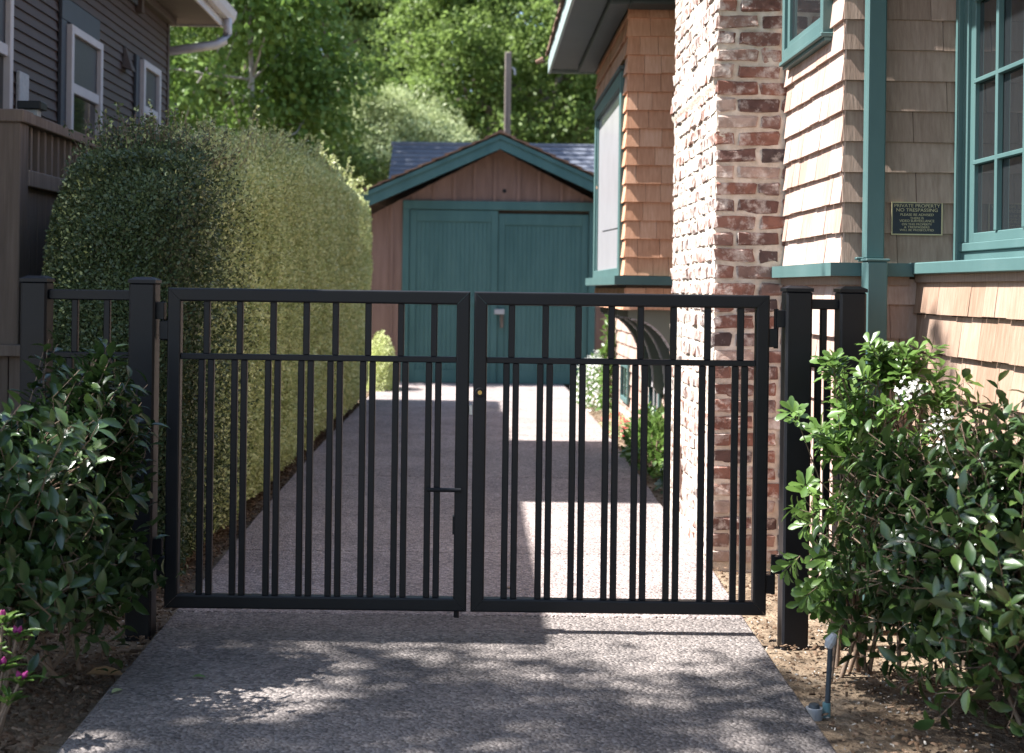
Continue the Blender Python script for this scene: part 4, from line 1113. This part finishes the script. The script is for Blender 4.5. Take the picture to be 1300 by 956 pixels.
# ------------------------------------------------------------------ shrubs with leaves that can be told apart
def shrub(name, label, base, tips, n_part, leaf, asp, key, whorl=False, leaves_per=11, reach=.3, group=None, stem_r=.009, view=Vector((0, 0, 1.3)), flowers=None):
    root = empty(name, base, label, 'shrub', group)
    b = Vector(base)
    tk = MB()
    C, D, Nn = [], [], []
    mains = []
    for ti, (tp, ln) in enumerate(tips):
        t = Vector(tp)
        if ti < 10:
            root_p = b + Vector((rnd.gauss(0, .06), rnd.gauss(0, .06), -.03))
        else:
            f = rnd.uniform(.3, .75); m_ = min(mains, key=lambda q: (q[0].lerp(q[1], f) - t).length)
            root_p = m_[0].lerp(m_[1], f)
        if ti < 10: mains.append((root_p, t))
        k1 = root_p.lerp(t, .45) + Vector((rnd.gauss(0, .04), rnd.gauss(0, .04), rnd.uniform(-.02, .08)))
        k2 = root_p.lerp(t, .8) + Vector((rnd.gauss(0, .03), rnd.gauss(0, .03), rnd.uniform(0, .05)))
        sr = stem_r if ti < 10 else stem_r * .45
        tk.tube([root_p, k1, k2, t], [sr, sr * .65, sr * .45, sr * .25], 5, cap=False)
        d = (t - k2).normalized()
        if whorl:
            levels = [(1.0, 6), (.72, 5), (.5, 4), (.3, 3)]
            seq = []
            for f, c_ in levels:
                a0 = rnd.uniform(0, 6.28)
                for q in range(c_): seq.append((f, a0 + q * 6.28 / c_ + rnd.gauss(0, .2), .35 + (1 - f) * .5))
        else:
            seq = [((i + 1) / leaves_per, i * 2.4 + rnd.gauss(0, .3), .75) for i in range(leaves_per)]
        a = d.cross(Vector((.2, .1, 1))).normalized(); c = d.cross(a)
        for (f, ang, tilt) in seq:
            p = t - d * (reach * ln * (1 - f))
            rad = a * math.cos(ang) + c * math.sin(ang)
            dv = (d * rnd.uniform(.35, .9) * (1.4 - tilt) + rad * 1.0 + Vector((0, 0, rnd.gauss(-.05, .25)))).normalized()
            nn = (d * 1.0 + Vector((0, 0, .5)) + Vector((rnd.gauss(0, .3), rnd.gauss(0, .3), rnd.gauss(0, .3))))
            C.append(p + rad * .004); D.append(dv); Nn.append(nn)
    C = np.array([c[:] for c in C]); D = np.array([d[:] for d in D]); Nn = np.array([q[:] for q in Nn])
    L = leaf * rng.uniform(.7, 1.25, len(C))
    C[:, 2] = np.maximum(C[:, 2], .03)
    tk.build('stem', MT['twig'], root, smooth=True)
    # the leaves nearest the viewer's side are pieces of their own
    dist = np.linalg.norm(C - np.array(view[:]), axis=1)
    cen = C.mean(axis=0)
    score = dist + rng.normal(0, .04, len(C))
    idx = np.argsort(score)
    # keep to leaves inside the picture
    s_ = 1800 / np.maximum(C[:, 1], .5)
    xx = 608 + C[:, 0] * s_; yy = 366 + (1.35 - C[:, 2]) * s_
    ok = (xx > 5) & (xx < 1295) & (yy < 950)
    sel = [i for i in idx if ok[i]][:n_part]
    rest = np.setdiff1d(np.arange(len(C)), np.array(sel, dtype=int))
    Df, Sf, Nf = frames(D, Nn)
    me = leaf_mesh('foliage', C[rest], D[rest], Nn[rest], L[rest], L[rest] * asp, T_OBOV if whorl else T_OVAL)
    mesh_obj('foliage', me, MT[key], root, 'stuff', True)
    lm = oval_single(key + '_o')
    inv = WORLDLOC[root.name]['inv']
    for i in sel:
        o = bpy.data.objects.new('leaf', lm); COL.objects.link(o); o.parent = root; o.matrix_parent_inverse = inv
        Mx = Matrix.Identity(4)
        for r_ in range(3):
            Mx[r_][0] = Df[i][r_] * L[i]; Mx[r_][1] = Sf[i][r_] * L[i] * asp; Mx[r_][2] = Nf[i][r_] * L[i]; Mx[r_][3] = C[i][r_]
        o.matrix_basis = Mx
    return root

def dome_tips(n, cx, cy, rx, ry, h, zmin, seed, top_fn=None, low=.0):
    """tips through the volume of a rounded bush; mostly on its outside"""
    r = random.Random(seed); out = []
    while len(out) < n:
        a = r.uniform(0, 6.28); e = r.uniform(-.25, 1.55) if r.random() < .8 else r.uniform(-.6, .3)
        rr = r.uniform(.62, 1.04)
        x = cx + rx * math.cos(a) * math.cos(e) * rr; y = cy + ry * math.sin(a) * math.cos(e) * rr
        z = zmin + (h - zmin) * (.38 + .62 * math.sin(e) * rr if e > 0 else .38 + .5 * math.sin(e) * rr)
        if z < .06: continue
        if top_fn: z = min(z, top_fn(x, y) + r.gauss(0, .04))
        if y < 3.2: continue
        out.append(((x, y, z), r.uniform(.8, 1.3)))
    return out
# shrub before the left fence section: two centres that read as one mass
t1 = dome_tips(420, -1.60, 4.75, .56, .50, .90, .0, 41) + dome_tips(170, -1.32, 4.95, .22, .3, 1.12, .1, 42) + [((-1.43 + rnd.uniform(-.12, .14), 4.95, rnd.uniform(1.0, 1.16)), 1.3) for _ in range(8)] + [((rnd.uniform(-1.36, -1.13), 4.98 + rnd.gauss(0, .05), rnd.uniform(.75, 1.17)), 1.2) for _ in range(26)]
t1 += [((rnd.uniform(-1.50, -1.18), rnd.uniform(4.38, 4.55), rnd.uniform(.62, 1.0)), 1.2) for _ in range(22)]
t1 += [((rnd.uniform(-1.40, -1.2), rnd.uniform(4.95, 5.2), rnd.uniform(.14, .75)), 1.1) for _ in range(48)]
t1 = [q for q in t1 if not (q[0][0] > -1.2 and q[0][2] < .6)]
shrub('glossy_shrub', 'dark glossy leaved shrub standing before the fence beside the hedge', (-1.52, 4.9, 0), t1, 300, .068, .46, 'camellia', leaves_per=11, reach=.24)
t2 = dome_tips(560, 1.76, 4.40, .60, .46, .98, -.05, 51) + dome_tips(190, 1.36, 4.72, .24, .24, .90, -.02, 53)
t2 += [((rnd.uniform(1.45, 2.0), 4.5 + rnd.uniform(-.2, .2), rnd.uniform(.86, 1.08)), 1.2) for _ in range(22)]
t2 = [q for q in t2 if not (q[0][0] < 1.34 and q[0][2] < .42 and q[0][1] < 4.85)]
shrub('glossy_shrub', 'dark glossy leaved shrub growing below the lit shingle wall', (1.85, 4.45, 0), t2, 300, .066, .46, 'camellia', leaves_per=11, reach=.24)
t3 = dome_tips(85, 1.50, 5.06, .30, .20, 1.19, .62, 61) + [((1.24 + rnd.gauss(0, .05), 5.05 + rnd.gauss(0, .05), rnd.uniform(.5, 1.12)), 1.0) for _ in range(14)] + [((1.20 + rnd.gauss(0, .06), 4.95 + rnd.gauss(0, .05), rnd.uniform(.18, .48)), 1.0) for _ in range(16)]
CH = shrub('flowering_shrub', 'bright green shrub with white flower clusters before the narrow fence section', (1.42, 5.12, 0), t3, 260, .058, .46, 'choisya', whorl=True, reach=.10)
def flower_cluster(c, n, r_, size, key, root, name='flower_cluster'):
    P = np.array(c)[None] + rng.normal(0, r_, (n, 3))
    me = leaf_mesh(name, P, rand_dirs(n), unit(rand_dirs(n) + np.array([-.3, -.6, .6])), np.full(n, size), np.full(n, size * .8))
    mesh_obj(name, me, MT[key], root, 'stuff')
for c in ((1.44, 4.82, 1.02), (1.50, 4.84, 1.03), (1.55, 4.80, .90), (1.57, 4.78, .84), (1.60, 4.86, .93)):
    flower_cluster(c, 26, .016, .016, 'petal_white', CH)

def small_plant(name, label, base, rx, ry, h, n, leaf, asp, key, petal=None, npet=0, psize=.02, cat='plant'):
    root = empty(name, base, label, cat)
    d = rand_dirs(n); d[:, 2] = np.abs(d[:, 2])
    rad = rng.uniform(.45, 1.02, (n, 1))
    P = d * rad * np.array([rx, ry, h]) + np.array(base)
    P[:, 2] = np.maximum(P[:, 2], .02)
    me = leaf_mesh('foliage', P, unit(d + rand_dirs(n) * .7), unit(d * .5 + rand_dirs(n) * .6 + np.array([0, 0, .6])), leaf * rng.uniform(.6, 1.3, n), leaf * asp * rng.uniform(.7, 1.2, n), T_OVAL)
    mesh_obj('foliage', me, MT[key], root, None, True)
    st = MB()
    for i in range(9):
        st.tube([Vector(base) - Vector((0, 0, .03)), Vector(base) + Vector((rnd.gauss(0, rx * .5), rnd.gauss(0, ry * .5), h * rnd.uniform(.5, .9)))], [.008, .003], 4)
    st.build('stem', MT['twig'], root)
    if petal:
        d = rand_dirs(npet); d[:, 2] = np.abs(d[:, 2])
        P = d * np.array([rx, ry, h]) * rng.uniform(.9, 1.08, (npet, 1)) + np.array(base)
        me = leaf_mesh('flowers', P, rand_dirs(npet), unit(d + rand_dirs(npet) * .6), np.full(npet, psize), np.full(npet, psize * .8))
        mesh_obj('flowers', me, MT[petal], root)
    return root
small_plant('white_flower_plant', 'low plant covered in small white flowers beside the garage door', (1.55, 16.8, 0), .42, 1.3, .62, 2600, .05, .5, 'choisya', 'petal_white', 1500, .035)
small_plant('red_flower_plant', 'low plant with small red flowers at the foot of the house wall', (1.34, 13.6, 0), .12, .9, .16, 500, .04, .5, 'olive', 'petal_red', 160, .03)
small_plant('bed_plant', 'leafy green bed plant under the bay brackets', (1.38, 11.0, 0), .20, 1.0, .42, 1300, .07, .55, 'choisya')
small_plant('bed_plant', 'darker broad leaved bed plant next to the chimney base', (1.43, 9.5, 0), .16, .5, .30, 600, .08, .6, 'camellia')
small_plant('round_bush', 'small round clipped bush at the far end of the hedge', (-1.28, 18.6, 0), .22, .5, .75, 5000, .036, .6, 'hedge')
vine = small_plant('climbing_plant', 'sunlit climbing plant on the wall behind the bay', (1.44, 15.6, 0), .07, .22, 1.30, 420, .08, .6, 'choisya')
az = empty('azalea', (-1.40, 4.14, 0), 'small azalea with pink buds under the glossy shrub', 'plant')
P, D, Nn = [], [], []
buds = MB(); stm = MB()
for (x, y, z) in ((-1.37, 4.12, .37), (-1.335, 4.14, .32), (-1.36, 4.10, .24), (-1.40, 4.12, .28), (-1.34, 4.08, .15), (-1.44, 4.15, .33), (-1.31, 4.1, .2)):
    stm.tube([(-1.40, 4.14, -.03), ((x - 1.4) / 2, y, z * .5), (x, y, z)], [.008, .006, .004], 5)
    for q in range(12):
        a = q * 2.4; P.append((x, y, z - .002 * q)); D.append((math.cos(a), math.sin(a), .5 + rnd.gauss(0, .2))); Nn.append((-.4 * math.cos(a), -.4 * math.sin(a), 1))
    if z > .15:
        for q in range(2):
            e = Vector((x + rnd.gauss(0, .02), y - .015, z + .03)); buds.tube([(x, y, z), e.lerp(Vector((x, y, z)), .4), e], [.003, .009, .002], 6)
mesh_obj('foliage', leaf_mesh('foliage', np.array(P), np.array(D), np.array(Nn), rng.uniform(.05, .085, len(P)), rng.uniform(.017, .024, len(P)), T_OVAL), MT['choisya'], az, None, True)
buds.build('bud', MT['petal_pink'], az); stm.build('stem', MT['twig'], az)

# ------------------------------------------------------------------ small things on the ground
sp = empty('sprinkler_riser', (1.155, 4.62, 0), 'thin dark sprinkler riser with grey nozzle standing in the bare soil', 'sprinkler')
MB().tube([(1.150, 4.62, -.05), (1.155, 4.62, .05), (1.160, 4.62, .20)], .0085, 10).build('riser', MT['pvc'], sp)
MB().tube([(1.150, 4.62, -.04), (1.1505, 4.62, .015)], .013, 10).build('coupling', MT['verdigris'], sp)
MB().tube([(1.153, 4.62, .195), (1.160, 4.618, .215), (1.172, 4.612, .24)], [.013, .019, .010], 10).build('nozzle', MT['greyplastic'], sp)
ph = empty('ground_sprinkler', (1.105, 4.60, 0), 'grey pop-up sprinkler head flush with the soil by the driveway', 'sprinkler')
MB().tube([(1.105, 4.60, -.06), (1.105, 4.60, .004)], .027, 18).build('body', MT['greyplastic'], ph)
MB().tube([(1.105, 4.60, .0042), (1.105, 4.60, .016)], [.019, .016], 18).build('cap', MT['pvc'], ph)
for i, (x, y, nm) in enumerate(((-.96, 4.82, 'green'), (-1.18, 4.62, 'yellow green'), (.16, 6.3, 'brown'))):
    me = leaf_mesh('fallen_leaf', np.array([[x, y, .016]]), np.array([[math.cos(i), math.sin(i), .12]]), np.array([[0.1, -.1, 1.]]), .05, .026, T_OVAL)
    tag(mesh_obj('fallen_leaf', me, MT[('choisya', 'olive', 'deadleaf')[i]], None, None, True), ('small green leaf fallen on the shaded drive before the gate', 'yellow green leaf lying at the edge of the drive', 'dry brown leaf lying on the drive behind the gate')[i], 'leaf')
me = leaf_mesh('fallen_leaf', np.array([[-1.33, 4.86, .01]]), np.array([[1., .2, .05]]), np.array([[0.1, -.35, 1.]]), .13, .055, T_OVAL)
tag(mesh_obj('fallen_leaf', me, MT['deadleaf'], None, None, True), 'large dry brown leaf curled on the mulch by the drive', 'leaf')
